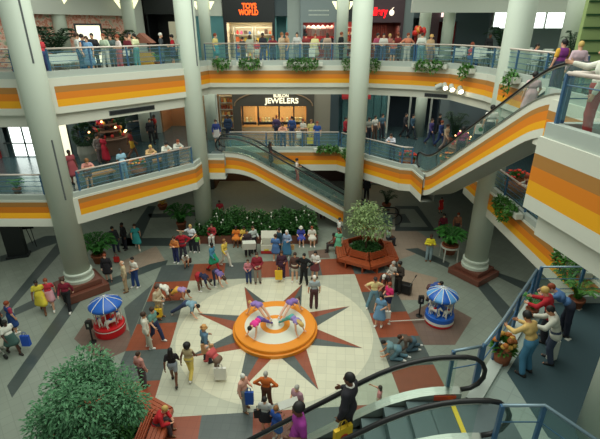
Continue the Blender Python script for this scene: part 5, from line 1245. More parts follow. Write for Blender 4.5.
P_(gp(175,383), 190, 'walk', 1.64, 'b', 'long:k', T((34,28,32)), SO((150,160,172)), S2, 'woman with long black hair, black top and pale denim shorts walking away')
P_(gp(191,377), 175, 'walk', 1.6, 'b', 'afro:k', ('vest', (190,170,130)), TR((228,200,100)), S1, 'woman with big afro hair and yellow trousers walking away')
P_(gp(207,362), 120, 'carry', 1.78, 'l', 'short:l', JK((96,130,156)), TR((44,46,64)), S2, 'man in denim jacket and straw hat holding a brown parcel', hat=('brimhat', (206,150,90)))
P_(gp(217,376), -120, 'stoop', 1.64, 'l', 'bald:g', SH((190,80,80)), TR((120,96,80)), S3, 'man in pinkish red shirt stooping beside a white shopping bag')
P_(gp(144,386), 150, 'stand', 1.6, 'l', 'short:b', SH((196,140,130)), TR((90,84,90)), S2, 'man in pink checked shirt right of the big leafy tree')
P_(gp(110,388), 20, 'stand', 1.7, 't', 'full:k', SH((70,90,80)), TR((50,50,60)), S2, 'dark haired person half hidden behind the big leafy tree')
b = FC; q = math.radians(-60+60)
P_((-4.0, 8.85, 0), 90, 'sitfwd', 1.68, 'l', 'full:y', JK((196,34,44)), TR((84,72,76)), S3, 'blonde person in red jacket sitting on the bench at lower left')
# ---- front of the plaza by the escalator
t = P_(gp(245,409), 60, 'carry', 1.58, 'l', 'short:w', SH((226,170,150)), TR((150,150,146)), S3, 'white haired man in pink shirt holding a blue bag')
P_(gp(267,407), 170, 'hips', 1.60, 'l', 'short:g', SH((206,104,40)), TR((96,60,44)), S3, 'grey haired man in orange shirt with hands on hips, seen from behind')
P_(gp(266,431), 170, 'carry', 1.48, 'l', 'full:k', T((190,190,186)), SK((40,40,46)), S2, 'woman with black hair and black and white top, black handbag on arm')
P_(gp(277,440), 140, 'hold', 1.46, 'l', 'full:l', T((40,80,160)), SK((40,80,160)), S1, 'woman in blue with light brown hair by the escalator handrail')
P_(gp(297,421), -40, 'hold', 1.58, 'l', 'short:g', T((176,134,146)), TR((110,104,110)), S3, 'grey haired man in mauve shirt carrying a big white package')
P_((2.35,9.6,0), -110, 'point', 1.2, 'l', 'bob:b', T((230,150,150)), SO((220,210,190)), S1, 'small child in pink seen through the escalator glass')
m = MB(); m.box(-.32,.32,-.1,.1,-.25,.25); o = m.build('parcel', mat('parcel_white', (226,226,216), .5, noise=.1, scale=5)); tag(o, 'big white package carried between the mauve man and the woman in blue', 'parcel'); c = gp(297,421); o.location = (c.x-.35, c.y-.35, 1.02); o.rotation_euler = (.7, .2, .6)
# ---- on the near escalator
YE = 5.51
sz = lambda x: L2-.70*max(0, 1.95-x)
def on_low(x):   # top of the step under x
    k = math.floor((1.95-x+.8)/.4); s = -.8+.4*k; f = min(max(s+.2, 0), 99); return L2-.70*f
SUIT = P_((.84, YE+.08, on_low(.84)), -118, 'rest', 1.90, 'b', 'short:k', JK((34,32,40)), TR((34,32,40)), S2, 'man in dark suit riding down the near escalator with a yellow bag')
S_ = skeleton('rest'); m = MB(); m.smooth = True; m.tube([tuple(S_['N']+V3(.068*math.cos(a*PI/8), .06*math.sin(a*PI/8)-.004, .035)) for a in range(16)], .02, 6, True); m.build('collar', colmat('cloth', (232,230,222)), SUIT)
hp = hand_at(SUIT, 'rest', 'L')+Vector((.1,-.06,.1)); bag('yellow shopping bag with a red spot held by the man in the suit', hp, (232,190,40), .36, .40, .12, .5, (196,60,40))
P_((-.02, YE-.05, on_low(-.02)), -75, 'carry', 1.92, 'b', 'full:k', T((150,50,140)), SK((140,44,130)), S2, 'woman in a purple striped top riding down the near escalator')
# ---- back of the plaza, from left to right
P_(gp(177,263), -20, 'crossed', 1.68, 'l', 'full:b', SH((200,120,60)), TR((44,52,100)), S1, 'person in orange and purple sweater at the left of the back group')
P_(gp(184,259), 10, 'hips', 1.78, 'l', 'short:b', JK((166,28,44)), TR((60,56,70)), S2, 'man in red jacket over pink shirt in the back left group', hat=('cap', (130,120,90)))
P_(gp(193,252), -10, 'handout', 1.8, 'l', 'short:y', T((220,226,230)), TR((36,38,48)), S1, 'man in white and blue shirt holding one arm out at the back')
P_(gp(198,252), 0, 'stand', 1.15, 'l', 'short:l', T((120,190,90)), TR((50,52,60)), S1, 'small child in green shirt beside the man in white and blue')
P_(gp(187,268), 10, 'stoop', 1.25, 't', 'bob:k', T(WH_), SO((226,222,210)), S2, 'child in white stooping over a dark bag near the grey paving corner')
P_(gp(214,271), 70, 'walk', 1.72, 'b', 'full:k', SH((70,130,160)), SK((40,160,120)), S2, 'woman in blue top, green skirt and red leggings walking right', extra=LG((190,36,44)))
P_(gp(226,266), 60, 'walk', 1.66, 'l', 'full:l', SH((222,190,80)), TR((214,206,190)), S1, 'woman in yellow jacket and pale trousers walking right')
P_((-4.72,20.9,0), 0, 'sit', 1.7, 'l', 'short:b', JK((176,50,60)), TR((220,214,206)), S1, 'man in red and white seated at the left end of the planted bed')
for px, c, hh, d in ((236,(226,130,50),'full:k','woman in orange seated on the planter kerb holding a white bag'), (244,(232,196,90),'short:k','woman in yellow seated on the planter kerb')):
    q = AY(px, 232, 20.7); P_((q.x, 20.72, 0), 0, 'sit', 1.62, 'b', hh, T(c), SK(c), S3, d, 'people seated along the planted bed')
for px, c, hh, d, hat in ((301,(70,80,170),'bob:g','woman in purple blue with white sun hat seated on the planter kerb',('brimhat', (234,230,214))), (312,(226,220,206),'bob:r','woman in white dress seated on the planter kerb, basket at her feet',None)):
    q = AY(px, 232, 20.7); P_((q.x, 20.72, 0), 5, 'sit', 1.62, 'l', hh, T(c), SK(c), S1, d, 'people seated along the planted bed', hat)
P_(gp(254,253), 40, 'handout', 1.76, 'l', 'short:b', SH((186,196,190)), TR((34,34,40)), S2, 'man in pale grey shirt and dark trousers left of the display cart')
P_(gp(248,256), 20, 'hold', 1.7, 't', 'short:k', JK((66,52,56)), TR((50,46,52)), S2, 'man in dark brown jacket holding a white box')
q = gp(249,262); m = MB(); m.box(-.32,.32,-.16,.16,0,.34); o = m.build('white_box', WPOT); tag(o, 'big white box held low by the man in dark brown jacket', 'box'); w = gp(248,256); o.location = (w.x+.12, w.y-.50, .72); o.rotation_euler = (.1, .1, .3)
P_(gp(249,283), 5, 'hold', 1.4, 'l', 'short:b', SH((206,130,140)), TR((50,66,110)), S2, 'boy in pink checked shirt and jeans in front of the white box')
P_(gp(258,283), 10, 'hold', 1.8, 'l', 'short:b', JK((140,34,50)), TR((150,140,130)), S2, 'man in dark red jacket and grey trousers beside the boy in pink')
P_(gp(276,261), 170, 'hold', 1.7, 'l', 'full:b', T((84,124,180)), SK((84,124,180)), S1, 'woman in light blue outfit seen from behind at the display cart')
P_(gp(287,257), -20, 'carry', 1.72, 'p', 'bob:w', SH((150,170,200)), ('longskirt', (70,130,170)), S1, 'white haired woman in pale blue and teal with a straw basket')
P_(gp(279.5,255), -60, 'stand', 1.74, 'l', 'short:k', JK((36,66,84)), TR((36,60,80)), S2, 'man in dark teal jacket just right of the display cart')
P_(gp(282,279), 0, 'carry', 1.68, 't', 'full:b', JK((70,36,56)), TR((60,40,70)), S1, 'woman in dark purple jacket carrying a yellow bag')
P_(gp(295,281), -5, 'carry', 1.68, 'l', 'full:b', ('jacket', (90,60,54)), SO((206,196,180)), S1, 'woman in brown jacket over white top, bare legs')
P_(gp(304,284), -20, 'hips', 1.8, 'l', 'short:k', SH((22,22,26)), TR((22,22,26)), S2, 'man dressed all in black with hand on hip')
P_(gp(315,278), -20, 'carry', 1.62, 'l', 'bob:k', SH((226,220,214)), SK((120,60,66)), S2, 'dark haired woman in white blouse right of the man in black')
P_(gp(314,308), 185, 'stand', 1.78, 'l', 'short:w', T((160,172,176)), TR((84,56,60)), S2, 'man in grey shirt and pale cap standing alone at the edge of the circle', hat=('cap', (230,206,196)))
P_(gp(338,253), -20, 'stand', 1.5, 'l', 'full:b', DR((110,190,150)), None, S1, 'girl in a light green dress left of the small tree')
P_((2.1,20.9,0), 100, 'stand', 1.7, 't', 'short:k', T((226,226,220)), TR((140,60,50)), S2, 'person in white shirt behind the bench on the left of the small tree')
P_((1.72,19.9,0), -90, 'sit', 1.6, 'b', 'full:k', T((120,60,50)), TR((60,50,50)), S2, 'dark haired person seated on the left bench by the small tree')
P_((4.72,20.6,0), 100, 'sit', 1.6, 'b', 'full:k', T((150,170,160)), TR((60,60,66)), S2, 'dark haired person seated on the far right bench behind the small tree')
P_(gp(397,293), -50, 'crossed', 1.8, 't', 'full:k', JK((54,44,36)), TR((40,36,34)), S2, 'man in dark brown jacket standing at the right of the benches')
P_(gp(391,291), -60, 'hold', 1.7, 'l', 'full:g', SH((176,170,160)), TR((190,186,172)), S1, 'person in pale checked shirt beside the man in dark brown')
P_(gp(385,294), -30, 'stoop', 1.66, 'l', 'short:w', SH((70,60,60)), TR((120,70,64)), S2, 'person in white cap leaning forward in front of the right bench', hat=('cap', (232,228,220)))
P_(gp(373,308), 0, 'stride', 1.74, 'l', 'short:k', T((230,210,150)), TR((110,150,170)), S1, 'man in pale yellow shirt and light jeans standing with legs apart', hat=('cap', (60,50,50)))
P_(gp(387,313), -60, 'hold', 1.66, 'l', 'full:r', T((220,40,110)), SO((40,50,90)), S1, 'woman in bright pink top beside the man with legs apart')
P_(gp(379,326), -30, 'carry', 1.66, 'l', 'bob:k', DR((110,150,186)), None, S1, 'woman in pale denim dress with white bag, nearest the barrier pole')
P_(gp(392,358), -100, 'kneel', 1.70, 't', 'short:k', T((110,140,146)), TR((90,126,140)), S1, 'person in pale teal kneeling on all fours near the escalator', 'crawling pair')
P_(gp(407,350), -80, 'kneel', 1.70, 'l', 'short:b', SH((90,76,66)), TR((70,96,110)), S1, 'person in brown kneeling behind the one in pale teal', 'crawling pair')
P_(gp(428,261), -10, 'crossed', 1.68, 'b', 'full:b', SH((226,210,50)), TR((140,160,166)), S3, 'woman in bright yellow top with arms crossed before the white ringed palm')
P_(gp(441,238), 0, 'stand', 1.66, 'l', 'full:k', SH((120,30,50)), TR(BK_), S2, 'person in dark red behind the white ringed palm, left one')
P_(gp(455,237), 0, 'stand', 1.66, 'l', 'full:r', SH((170,110,80)), TR((80,60,60)), S2, 'person in tan behind the white ringed palm, right one')
P_(gp(430,303), 60, 'stoop', 1.66, 't', 'short:k', T((60,84,150)), TR((90,60,60)), S2, 'man in blue shirt leaning in behind the blue carousel')
P_(gp(366,199), 0, 'stand', 1.76, 't', 'short:k', JK((30,30,36)), TR((30,30,36)), S2, 'man in dark suit at the back behind the small tree, under the gallery')
P_(gp(440,213), 20, 'stand', 1.2, 'l', 'short:k', T((226,44,40)), DR((226,44,40)), S2, 'small red figure standing in for a red floor reflection at the back right')  # figure added in place of a red neon reflection on the floor
P_(gp(221,222), 10, 'stand', 1.6, 'b', 'short:k', T((150,26,40)), TR((60,30,40)), S2, 'person in red under the left escalator behind the planted bed')
for px, py, c, bc, d in ((112,214,(110,80,60),(70,50,44),'brown clad person far back under the left gallery, leftmost'), (121,212,(80,60,54),(60,44,40),'brown clad person far back under the left gallery, middle'), (129,210,(120,84,60),(70,50,40),'brown clad person far back under the left gallery, rightmost')):
    P_(gp(px,py), 10, 'stand', 1.68, 'b', 'short:k', SH(c), TR(bc), S2, d)
for px, c, hh, d in ((319,(226,222,214),'bob:k','person in white at the foot of the left escalator'), (326,(220,120,140),'short:y','person in pink at the foot of the left escalator'), (323,(170,40,90),'bob:b','person in magenta at the foot of the left escalator'), (334,(196,70,120),'full:b','person in rose pink, rightmost at the foot of the left escalator')):
    q = AY(px, 190, 24.7 if px != 323 else 24.2); P_((q.x, q.y, .0), 10, 'stand', 1.7, 'l', hh, T(c), TR((90,50,60)), S3, d)
def on_left(px):
    q = AY(px, 165, 23.16); s = q.x+3.05; k = math.floor((s+.8)/.4); s2 = -.8+.4*k+.2; return Vector((q.x, 23.16, L2-.577*min(max(s2, 0), (L2)/.577)))
P_(on_left(271), 90, 'rest', 1.66, 'b', 'long:k', DR((40,32,36)), None, S2, 'woman in black dress riding down the left escalator')
P_(on_left(297), 90, 'carry', 1.66, 'l', 'full:k', T((226,210,200)), TR((190,80,70)), S2, 'woman in white with red trousers riding down the left escalator')
# ---- near landing, leaning on the railing
LA = -130
P_(gp(559,333,L2), LA+10, 'over', 1.58, 'l', 'short:r', SH((74,112,160)), TR((40,44,60)), S2, 'man in blue checked shirt leaning far over the landing railing')
P_(gp(541,340,L2), LA, 'railreach', 1.52, 'l', 'full:y', JK((176,28,40)), TR((34,32,40)), S2, 'curly blonde person in red jacket at the landing railing')
CW_ = P_(gp(546,361,L2), LA+15, 'railreach', 1.54, 't', 'short:k', JK((206,204,190)), TR((60,70,90)), S2, 'man in pale jacket with dark hair and white bag at the landing railing')
P_(gp(522,372,L2), LA-20, 'railreach', 1.58, 't', 'full:k', SH((214,178,110)), TR((70,124,156)), S2, 'man in tan sweater and light blue jeans nearest on the landing')
bag('long white plastic bag by the legs of the man in pale jacket', gp(546,356,L2)+Vector((.05,-.1,.62)), (222,222,208), .2, .44, .12, .4)
# ---- items carried on the plaza
bag('blue bag carried by the woman in white top at far left', gp(24,353)+Vector((.12,.1,.85)), (36,84,190), .3, .42)
bag('yellow and black bag in front of the man in beige shirt', gp(159,322)+Vector((0,0,.78)), (232,190,40), .36, .34, .16, 0, (30,30,30))
bag('brown paper parcel bag carried by the man in denim jacket', gp(209,362)+Vector((.05,-.2,1.1)), (196,150,104), .42, .36)
bag('white shopping bag by the stooping man in pinkish shirt', gp(221,381)+Vector((0,0,.72)), (230,226,216), .40, .46)
bag('blue bag held by the white haired man in pink shirt', gp(250,409)+Vector((.02,-.1,.95)), (40,90,180), .26, .44)
bag('black handbag on the arm of the woman in black and white', gp(261,430)+Vector((-.05,.0,.95)), (30,28,30), .26, .26, .12, 0, None, 'handbag')
bag('yellow shopping bag of the woman in dark purple jacket', gp(279,281)+Vector((0,-.12,.78)), (236,190,40), .34, .44)
bag('white shopping bag of the woman in pale denim dress', gp(385,324)+Vector((0,-.05,.8)), (228,224,214), .34, .3)
bag('pink bag at the feet of the woman with the sun hat', gp(296,241)+Vector((0,0,.55)), (226,180,180), .3, .36)
bag('straw basket carried by the white haired woman in teal', gp(291,254)+Vector((0,-.15,.75)), (186,140,84), .36, .22, .2, 0, None, 'basket')
bag('small straw basket at the feet of the woman in white dress', gp(313,245)+Vector((0,0,.5)), (170,130,80), .3, .2, .2, 0, None, 'basket')
bag('dark bag the stooping child in white bends over', gp(188,264)+Vector((.1,-.2,.6)), (70,40,36), .3, .24)
bag('white bag on the lap of the woman in orange on the kerb', gp(236,241)+Vector((0,-.05,.72)), (230,226,220), .26, .3)
t = thing('suitcase', 'black suitcase with pulled out handle beside the man in dark brown', 'suitcase', gp(404,293), -.5); m = MB(); m.box(-.3,.3,-.16,.16,.05,.5); m.build('case', BLACK, t, bevel=.03)
for s in (-1, 1): m = MB(); m.bar((.24,s*.08,.5), (.42,s*.08,.98), .02, .02); m.build('handle_bar', STEEL, t)
m = MB(); m.bar((.42,-.1,.98), (.42,.1,.98), .04, .03); m.build('grip', BLACK, t)
for s in (-1, 1): m = MB(); m.lathe([(.05,-.02), (.05,.02)], 12, Matrix.Translation((s*.22,0,.05)) @ Matrix.Rotation(PI/2, 4, 'X')); m.build('wheel', STEEL, t)
t = thing('stroller', 'pale folding stroller at the far left edge', 'stroller', gp(6,352), 1.2); m = MB(); m.box(-.2,.2,-.2,.2,.4,.46); m.build('seat', colmat('cloth', (190,186,170)), t); m = MB(); m.box(-.2,.2,.2,.26,.46,.95); m.build('backrest', colmat('cloth', (190,186,170)), t)
for s in (-1, 1):
    m = MB(); m.tube([(s*.22,-.35,.1), (s*.22,.0,.45), (s*.22,.45,1.05)], .014, 6); m.build('frame_bar', STEEL, t); m = MB(); m.tube([(s*.22,.3,.1), (s*.22,-.1,.5)], .014, 6); m.build('rear_leg', STEEL, t)
    for y in (-.35,.3): m = MB(); m.lathe([(.1,-.02), (.1,.02)], 16, Matrix.Translation((s*.25, y, .1)) @ Matrix.Rotation(PI/2, 4, 'Y')); m.build('wheel', BLACK, t)
# ---- middle gallery
E_ = E2
P_(rp(E_,1,83,.55,L2), 40, 'lean', 1.66, 'l', 'full:l', T((220,150,140)), SO((110,80,70)), S2, 'woman in pink leaning on the left middle railing beside the column')
P_(rp(E_,1,68,1.8,L2), 60, 'stand', 1.72, 'b', 'short:k', DR((176,84,92)), None, S2, 'woman in a rose dress right of the big left column, middle gallery')
P_(rp(E_,1,120,.6,L2), 50, 'stand', 1.66, 'b', 'short:k', T((150,190,210)), TR((120,160,190)), S2, 'woman in pale blue standing at the left middle railing')
for px, hh, c, d in ((148,'short:y',(206,170,120),'man in beige leaning on the left middle railing'), (164,'full:k',(222,222,210),'dark haired person in white leaning on the left middle railing'), (176,'short:r',(206,206,196),'person in pale grey leaning on the railing nearest the second column')):
    P_(rp(E_,1,px,.52,L2), 50, 'lean', 1.74, 'l', hh, SH(c), TR((80,90,110)), S2, d, 'people leaning on the left middle railing')
P_(yp(97,21.4,L2), 60, 'stand', 1.66, 'l', 'full:k', JK((140,130,126)), TR((110,100,100)), S2, 'person in grey in front of the flower kiosk')
P_(yp(103,21.2,L2), 150, 'stand', 1.7, 'b', 'full:k', ('longdress', (180,24,50)), None, S2, 'woman in a long red dress at the flower kiosk')
P_(yp(131,22.2,L2), 120, 'walk', 1.74, 'b', 'full:k', T((140,40,40)), SO((206,160,50)), S2, 'person in red top and mustard shorts right of the kiosk')
P_(yp(157,26.6,L2), -60, 'point', 1.7, 'b', 'short:k', T((180,40,40)), TR((50,44,50)), S2, 'person in red shirt near the grey column at the back of the left gallery')
P_(yp(152,25.3,L2), 30, 'stand', 1.72, 'l', 'short:k', JK((40,40,46)), TR((40,40,46)), S2, 'person in black beside the red shirt at the back of the left gallery')
P_(yp(217,25.0,L2), 20, 'stand', 1.7, 'l', 'full:b', SH((54,70,140)), SK((206,200,196)), S2, 'woman in blue top and pale skirt by the column left of the jewelers')
P_(yp(229,26.3,L2), 0, 'stand', 1.76, 'b', 'short:k', JK((40,60,90)), TR((30,40,60)), S2, 'man in dark blue left of the jewelers')
P_(yp(283,24.35,L2), 0, 'lean', 1.74, 'l', 'short:b', T((222,160,140)), TR((60,80,120)), S2, 'man in pink shirt leaning on the back railing below the jewelers sign')
P_(yp(277,26.2,L2), 170, 'stand', 1.74, 'l', 'short:r', SH((90,70,110)), TR((60,60,80)), S2, 'person in purple looking into the jewelers window')
P_(yp(292,26.0,L2), 180, 'stand', 1.72, 'l', 'short:k', SH((60,90,150)), TR((60,70,110)), S2, 'person in blue looking into the jewelers window')
P_(yp(303,25.2,L2), -40, 'carry', 1.7, 'l', 'full:r', T((226,220,206)), TR((110,100,90)), S2, 'woman in white top at the back railing carrying a white bag')
P_(yp(311,25.0,L2), 20, 'stand', 1.7, 'l', 'full:l', T((222,206,130)), SO((220,200,120)), S2, 'woman in pale yellow at the back railing with a yellow bag')
P_(yp(317,24.6,L2), -10, 'stand', 1.66, 'l', 'full:r', T((50,84,160)), TR((50,84,160)), S2, 'woman dressed in blue at the back railing right of the jewelers')
bag('yellow bag held low by the woman in pale yellow', yp(310,24.5,L2)+Vector((0,0,.75)), (236,206,40), .36, .4)
bag('white bag held by the woman in white top at the back railing', yp(299,24.9,L2)+Vector((0,0,1.0)), (230,228,220), .3, .4)
P_(yp(345,25.6,L2), 60, 'walk', 1.74, 'l', 'short:k', JK((166,30,48)), TR((40,44,50)), S2, 'person in red jacket just left of the tall middle column')
for px, Y, c, bc, d in ((368,25.6,(160,160,150),(40,40,50),'person in grey just right of the tall middle column'), (374,26.2,(226,222,214),(90,70,60),'person in white right of the tall middle column'), (381,26.8,(80,110,130),(50,50,60),'person in slate blue right of the tall middle column')):
    P_(yp(px,Y,L2), 30, 'stand', 1.72, 'l', 'full:k', T(c), TR(bc), S2, d)
P_(rp(E_,6,392,.7,L2), -40, 'lean', 1.74, 'l', 'short:b', SH((206,206,216)), TR((50,60,90)), S2, 'man in white shirt leaning at the glass bend of the middle gallery')
for px, Y, c, bc, hh, d in ((404,27.0,(50,50,56),(40,40,46),'short:k','person in dark grey deep in the middle gallery by the white post'), (411,26.6,(60,90,110),(40,50,60),'short:k','person in slate teal deep in the middle gallery'), (430,25.2,(84,70,130),(50,60,100),'short:b','person in violet walking behind the escalator foot'), (440,24.6,(60,80,140),(40,60,110),'full:r','person in blue behind the escalator foot'), (446,23.6,(206,180,150),(150,130,120),'full:b','person in tan top behind the escalator foot'), (437,26.8,(40,36,40),(40,36,40),'full:k','person in black far behind the escalator foot')):
    P_(yp(px,Y,L2), 40, 'walk', 1.72, 'l', hh, SH(c), TR(bc), S2, d)
P_((8.5,15.0,L2), -100, 'lean', 1.68, 'l', 'full:r', ('vest', (120,40,50)), TR((80,90,130)), S2, 'person in maroon and white at the middle railing beside the near white panel', extra=('shirt', (226,224,214)))
# ---- right escalator, riding down
def on_right(f):
    """point f of the way down the right escalator, on its step"""
    q = Vector((6.68+1.15*.99-.58, 12.0+1.15*.14, 0)); u = Vector((UR.x, UR.y, 0)).normalized(); s = f*RUNR; p = q+u*s; k = math.floor((s+.8)/.4); s2 = -.8+.4*k+.2
    return Vector((p.x, p.y, L3-(L3-L2)/(RUNR-.2)*min(max(s2, 0), RUNR-.2)))
RA = 172
P_(on_right(.20), RA, 'rest', 1.66, 'l', 'full:k', DR((226,186,190)), None, S1, 'dark haired woman in pale pink dress on the right escalator')
P_(on_right(.47), RA, 'stand', 1.72, 'l', 'full:k', T((220,216,206)), TR((60,60,66)), S2, 'person in white shirt lower on the right escalator')
P_(on_right(.56), RA, 'stand', 1.3, 'l', 'short:b', T((206,140,130)), TR((60,60,80)), S2, 'child in rose pink in front of the white shirt on the escalator')
P_(on_right(.72), RA, 'stand', 1.66, 'l', 'bob:k', T((150,40,96)), TR((60,40,60)), S2, 'person in magenta lowest on the right escalator')
bag('white bag with green print held on the right escalator', on_right(.50)+Vector((-.2,-.0,.95)), (226,226,216), .34, .34, .12, 0, (60,140,80))
P_((7.2,12.7,L3+.0), RA+20, 'rest', 1.66, 'l', 'short:k', T((222,170,60)), TR((60,60,90)), S2, 'person in yellow and purple striped shirt stepping onto the right escalator', extra=('vest', (140,60,140)))
P_((7.45,13.1,L3-.1), RA, 'stand', 1.72, 't', 'full:k', SH((50,50,60)), TR((50,50,60)), S2, 'dark haired person behind the striped shirt at the escalator top')
P_((7.25,12.0,L3), RA, 'stand', 1.62, 'l', 'short:y', SH((210,180,190)), TR((90,80,90)), S2, 'light haired person following the striped shirt at the escalator top')
P_((4.66,7.02,L3), -120, 'point', 1.74, 'l', 'long:b', SH((226,224,210)), TR((166,60,60)), S2, 'brown haired woman in white blouse and dull red trousers on the close upper landing')
# ---- top gallery, left
L = L3
def d3(px, back, face, pose, h, sk, hr, top, bot, sh, lab, grp=None, hat=None, extra=None): return P_(rp(E3,1,px,back,L), face+random.uniform(-70,70), pose, h, sk, hr, top, bot, sh, lab, grp, hat, True, extra)
d3(41,1.0,60,'stand',1.7,'l','short:r',T((206,60,70)),TR((60,70,120)),S2,'person in red striped shirt just right of the big left column on top')
d3(79,1.1,120,'carry',1.78,'l','full:b',SH((226,226,220)),TR((60,110,150)),S2,'man in white shirt and jeans, leftmost of the upper left shoppers')
d3(84,.9,100,'stand',1.72,'l','full:k',('vest',(50,84,120)),TR((60,110,150)),S2,'person in blue vest next to the man in white shirt, upper left')
d3(88,.7,-30,'stand',1.64,'l','bob:b',DR((120,160,200)),None,S2,'woman in pale blue dress at the upper left railing')
d3(94,1.3,10,'stand',1.76,'l','short:k',JK((40,40,46)),TR((40,40,46)),S2,'man in black jacket over white shirt before the lit board')
d3(105,1.0,20,'carry',1.74,'l','short:r',SH((190,206,180)),TR((206,200,190)),S2,'man in pale green shirt at the upper left railing')
d3(112,1.4,30,'stand',1.70,'l','full:b',SH((90,110,110)),TR((70,80,90)),S2,'person in grey green behind the man in pale green')
d3(119,.8,0,'carry',1.68,'l','full:r',T((226,210,206)),TR((190,90,100)),S1,'woman in white tee and rose trousers at the upper left railing')
d3(128,.8,30,'carry',1.68,'l','full:b',SH((110,30,44)),TR((34,30,36)),S2,'woman in dark red with a white handbag at the upper left railing')
d3(131,1.8,60,'stand',1.80,'l','short:k',SH((206,160,140)),TR((60,60,70)),S2,'tall man behind the woman in dark red, upper left')
d3(136,1.0,-40,'stand',1.74,'l','short:k',T((226,226,180)),TR((80,150,150)),S2,'man in pale yellow shirt and teal trousers, upper left')
d3(162,1.2,150,'hold',1.76,'l','short:w',JK((70,76,80)),TR((70,90,110)),S2,'white haired man in grey jacket in front of the black shop')
d3(173,1.1,-30,'carry',1.66,'l','full:k',T((206,30,48)),SK((40,50,90)),S2,'woman in red top and navy skirt left of the second column on top')
d3(181,1.4,-40,'stand',1.72,'l','short:k',SH((220,216,200)),TR((160,150,140)),S2,'person in cream beside the second column on top')
bag('small white handbag of the woman in dark red, upper left', rp(E3,1,126,.6,L)+Vector((0,0,1.0)), (230,228,220), .26, .2)
# ---- top gallery, back, from left to right
for px, back, face, pose, h, sk, hr, top, bot, lab in (
 (216,.9,20,'carry',1.7,'l','full:r',T((226,206,130)),SK((60,150,160)),'woman in yellow top and teal skirt right of the second column on top'),
 (243,1.6,160,'stand',1.5,'l','short:k',T((70,60,60)),TR((60,60,70)),'child in dark top looking at the toy shop shelves'),
 (250,2.2,170,'stand',1.6,'l','bob:b',T((190,190,170)),SO((210,200,180)),'person in pale clothes at the toy shop entrance'),
 (257,1.1,0,'stand',1.35,'l','short:b',T((200,50,60)),SO((220,214,200)),'child in red at the railing below the toy shop'),
 (263,1.2,0,'carry',1.72,'b','full:k',JK((44,44,56)),TR((60,80,130)),'person in dark jacket at the railing below the toy shop'),
 (273,.62,0,'lean',1.68,'l','long:r',SH((130,40,50)),TR((50,80,110)),'red haired woman in dark red leaning on the back top railing'),
 (282,1.0,30,'stand',1.74,'l','full:l',SH((206,180,150)),TR((190,170,140)),'person in tan at the back top railing, left of a pair'),
 (287,1.2,-30,'stand',1.74,'l','full:r',SH((196,150,110)),TR((80,110,150)),'person in brown at the back top railing, right of a pair'),
 (297,1.3,10,'carry',1.76,'l','short:k',SH((200,200,196)),TR((120,130,130)),'man in white grey shirt in front of the grey pillar on top'),
 (306,2.2,170,'stand',1.7,'l','short:k',T((150,60,60)),TR((60,60,70)),'person in dull red facing the red clothes shop'),
 (315,.9,0,'carry',1.68,'l','full:r',SH((230,222,160)),SK((210,200,170)),'woman in pale yellow with a white bag at the back top railing'),
 (327,2.4,150,'stand',1.7,'l','bob:b',T((200,170,150)),TR((110,90,90)),'person in beige facing the red clothes shop'),
 (341,1.3,60,'stand',1.78,'l','short:r',JK((26,28,34)),TR((26,28,34)),'man in black suit left of the tall middle column on top'),
 (377,1.5,10,'stand',1.7,'l','full:k',T((200,90,120)),TR((60,70,110)),'person in rose just right of the tall middle column on top'),
 (383,1.2,-20,'hold',1.7,'l','short:k',T((226,222,214)),TR((70,90,130)),'person in white before the red curtains on top'),
 (389,1.7,20,'stand',1.66,'l','full:y',SH((190,120,110)),TR((110,80,80)),'person in dusty pink before the red curtains on top'),
 (393,1.0,0,'carry',1.4,'l','short:b',T((206,110,90)),SO((60,80,130)),'child in coral at the railing before the red curtains'),
 (397,2.0,150,'stand',1.72,'l','full:r',SH((150,50,50)),TR((60,50,60)),'person in brick red before the red curtains on top')):
    P_(yp(px, 23.3+back, L), face+(0 if pose == 'lean' else random.uniform(-60, 60)), pose, h, sk, hr, top, bot, S2, lab)
bag('white bag held by the woman in pale yellow on the top gallery', yp(312,23.9,L)+Vector((0,0,.95)), (234,232,224), .34, .42)
for px, back, face, pose, h, hr, top, bot, lab, hat in (
 (407,1.2,10,'hips',1.72,'full:r',T((226,140,110)),TR((206,200,190)),'person in salmon top left of the red balloons',None),
 (421,1.0,160,'hold',1.76,'short:b',SH((226,226,216)),TR((110,150,160)),'man in white shirt seen from behind under the red balloons',None),
 (430,1.1,20,'stand',1.66,'full:l',SH((206,170,130)),TR((150,120,110)),'person in straw hat and tan top right of the red balloons',('brimhat',(226,180,110)))):
    P_(rp(E3,4,px,back,L) if px < 425 else rp(E3,5,px,back,L), face, pose, h, 'l', hr, top, bot, S2, lab, None, hat)
P_(yp(472,21.9,L), 60, 'sit', 1.68, 'l', 'full:r', T((190,50,70)), TR((50,84,140)), S2, 'red haired person seated at a white cafe table on the top gallery')
P_(yp(488,24.0,L), 20, 'stand', 1.72, 'b', 'short:k', SH((28,26,30)), TR((28,26,30)), S2, 'person in black standing among the white cafe tables')
P_(yp(526,20.4,L), -60, 'sit', 1.68, 'l', 'short:k', T((170,110,100)), TR((60,60,70)), S2, 'dark haired person seated right of the right hand column on top')
P_(yp(537,20.6,L), 60, 'sit', 1.68, 'l', 'short:k', T((206,80,80)), TR((60,60,70)), S2, 'person in coral seated right of the right hand column on top')
EXPOSURE = 0.18
def area(loc, sx, sy, power, rgb=(1,1,1), rot=(0,0,0), name='area_light'):
    l = bpy.data.lights.new(name, 'AREA'); l.shape = 'RECTANGLE'; l.size = sx; l.size_y = sy; l.energy = power*WS*WS; l.color = rgb
    o = bpy.data.objects.new(name, l); COL.objects.link(o); o.location = loc; o.rotation_euler = rot
    return o
SKY = (.95, 1, .9); FLU = (.95, 1, .88)
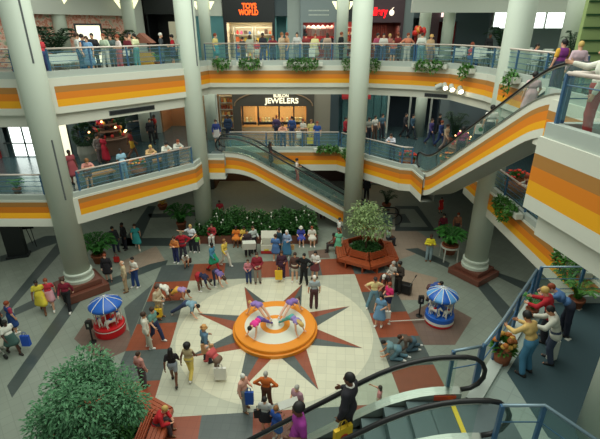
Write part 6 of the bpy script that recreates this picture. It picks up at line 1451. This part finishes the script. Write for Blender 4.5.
area((-1, 12.5, 15.5), 15, 18, 1950, SKY, name='skylight')
area((-1.7, 29.1, 6.15), 4.0, .8, 110, (1,.8,.5), name='fill_light')  # unseen warm light added to brighten the jewellery shop
for x, y, z, sx, p in ((-3.0,29.2,11.0,2.4,55), (1.1,29.2,11.0,1.8,40), (5.0,29.2,10.8,1.8,25), (3.1,29.2,11.1,.8,25), (-8.0,29.4,7.4,1.6,40)): area((x, y, z), sx, .7, p, (1,.88,.68), name='fill_light')  # unseen lights added to brighten the shop interiors
for k, (x, y, z, sx, sy, p) in enumerate(((0,26,12.9,17,3,230), (-14,20.5,12.9,8,4,150), (14,20,12.9,10,8,260),
    (0,26,8.35,17,3,260), (-13,21,8.35,7,7,220), (11.5,15,8.35,5,9,120), (8,25,8.35,6,4,80), (0,27,3.8,16,4,45), (-14,20,3.8,8,10,90), (13,15,3.8,8,12,60))):
    area((x, y, z), sx, sy, p, FLU, name='fill_light')  # unseen lights added to lift the dark galleries, no fixtures modelled
w = bpy.data.worlds.new('world'); bpy.context.scene.world = w; w.use_nodes = True
w.node_tree.nodes['Background'].inputs[0].default_value = (.82, .95, .84, 1); w.node_tree.nodes['Background'].inputs[1].default_value = .33
# ================================================================ camera, light, view
cam = bpy.data.cameras.new('camera'); co = bpy.data.objects.new('camera', cam); COL.objects.link(co)
cam.sensor_fit = 'HORIZONTAL'; cam.sensor_width = 36; cam.lens = 36*FOC/600; cam.clip_start = .05
co.location = (0, 0, H); co.rotation_euler = (PI/2-PITCH, 0, 0)
sc = bpy.context.scene; sc.camera = co
sc.view_settings.view_transform = 'Standard'; sc.view_settings.look = 'None'; sc.view_settings.gamma = 1; sc.view_settings.exposure = EXPOSURE
sc.view_settings.use_curve_mapping = False
sc.cycles.use_denoising = True; sc.cycles.max_bounces = 6; sc.cycles.transparent_max_bounces = 16
sc.cycles.caustics_reflective = False; sc.cycles.caustics_refractive = False
for o in list(COL.objects):
    if o.parent is None:
        o.location = o.location*WS
        if o.type != 'CAMERA': o.scale = o.scale*WS
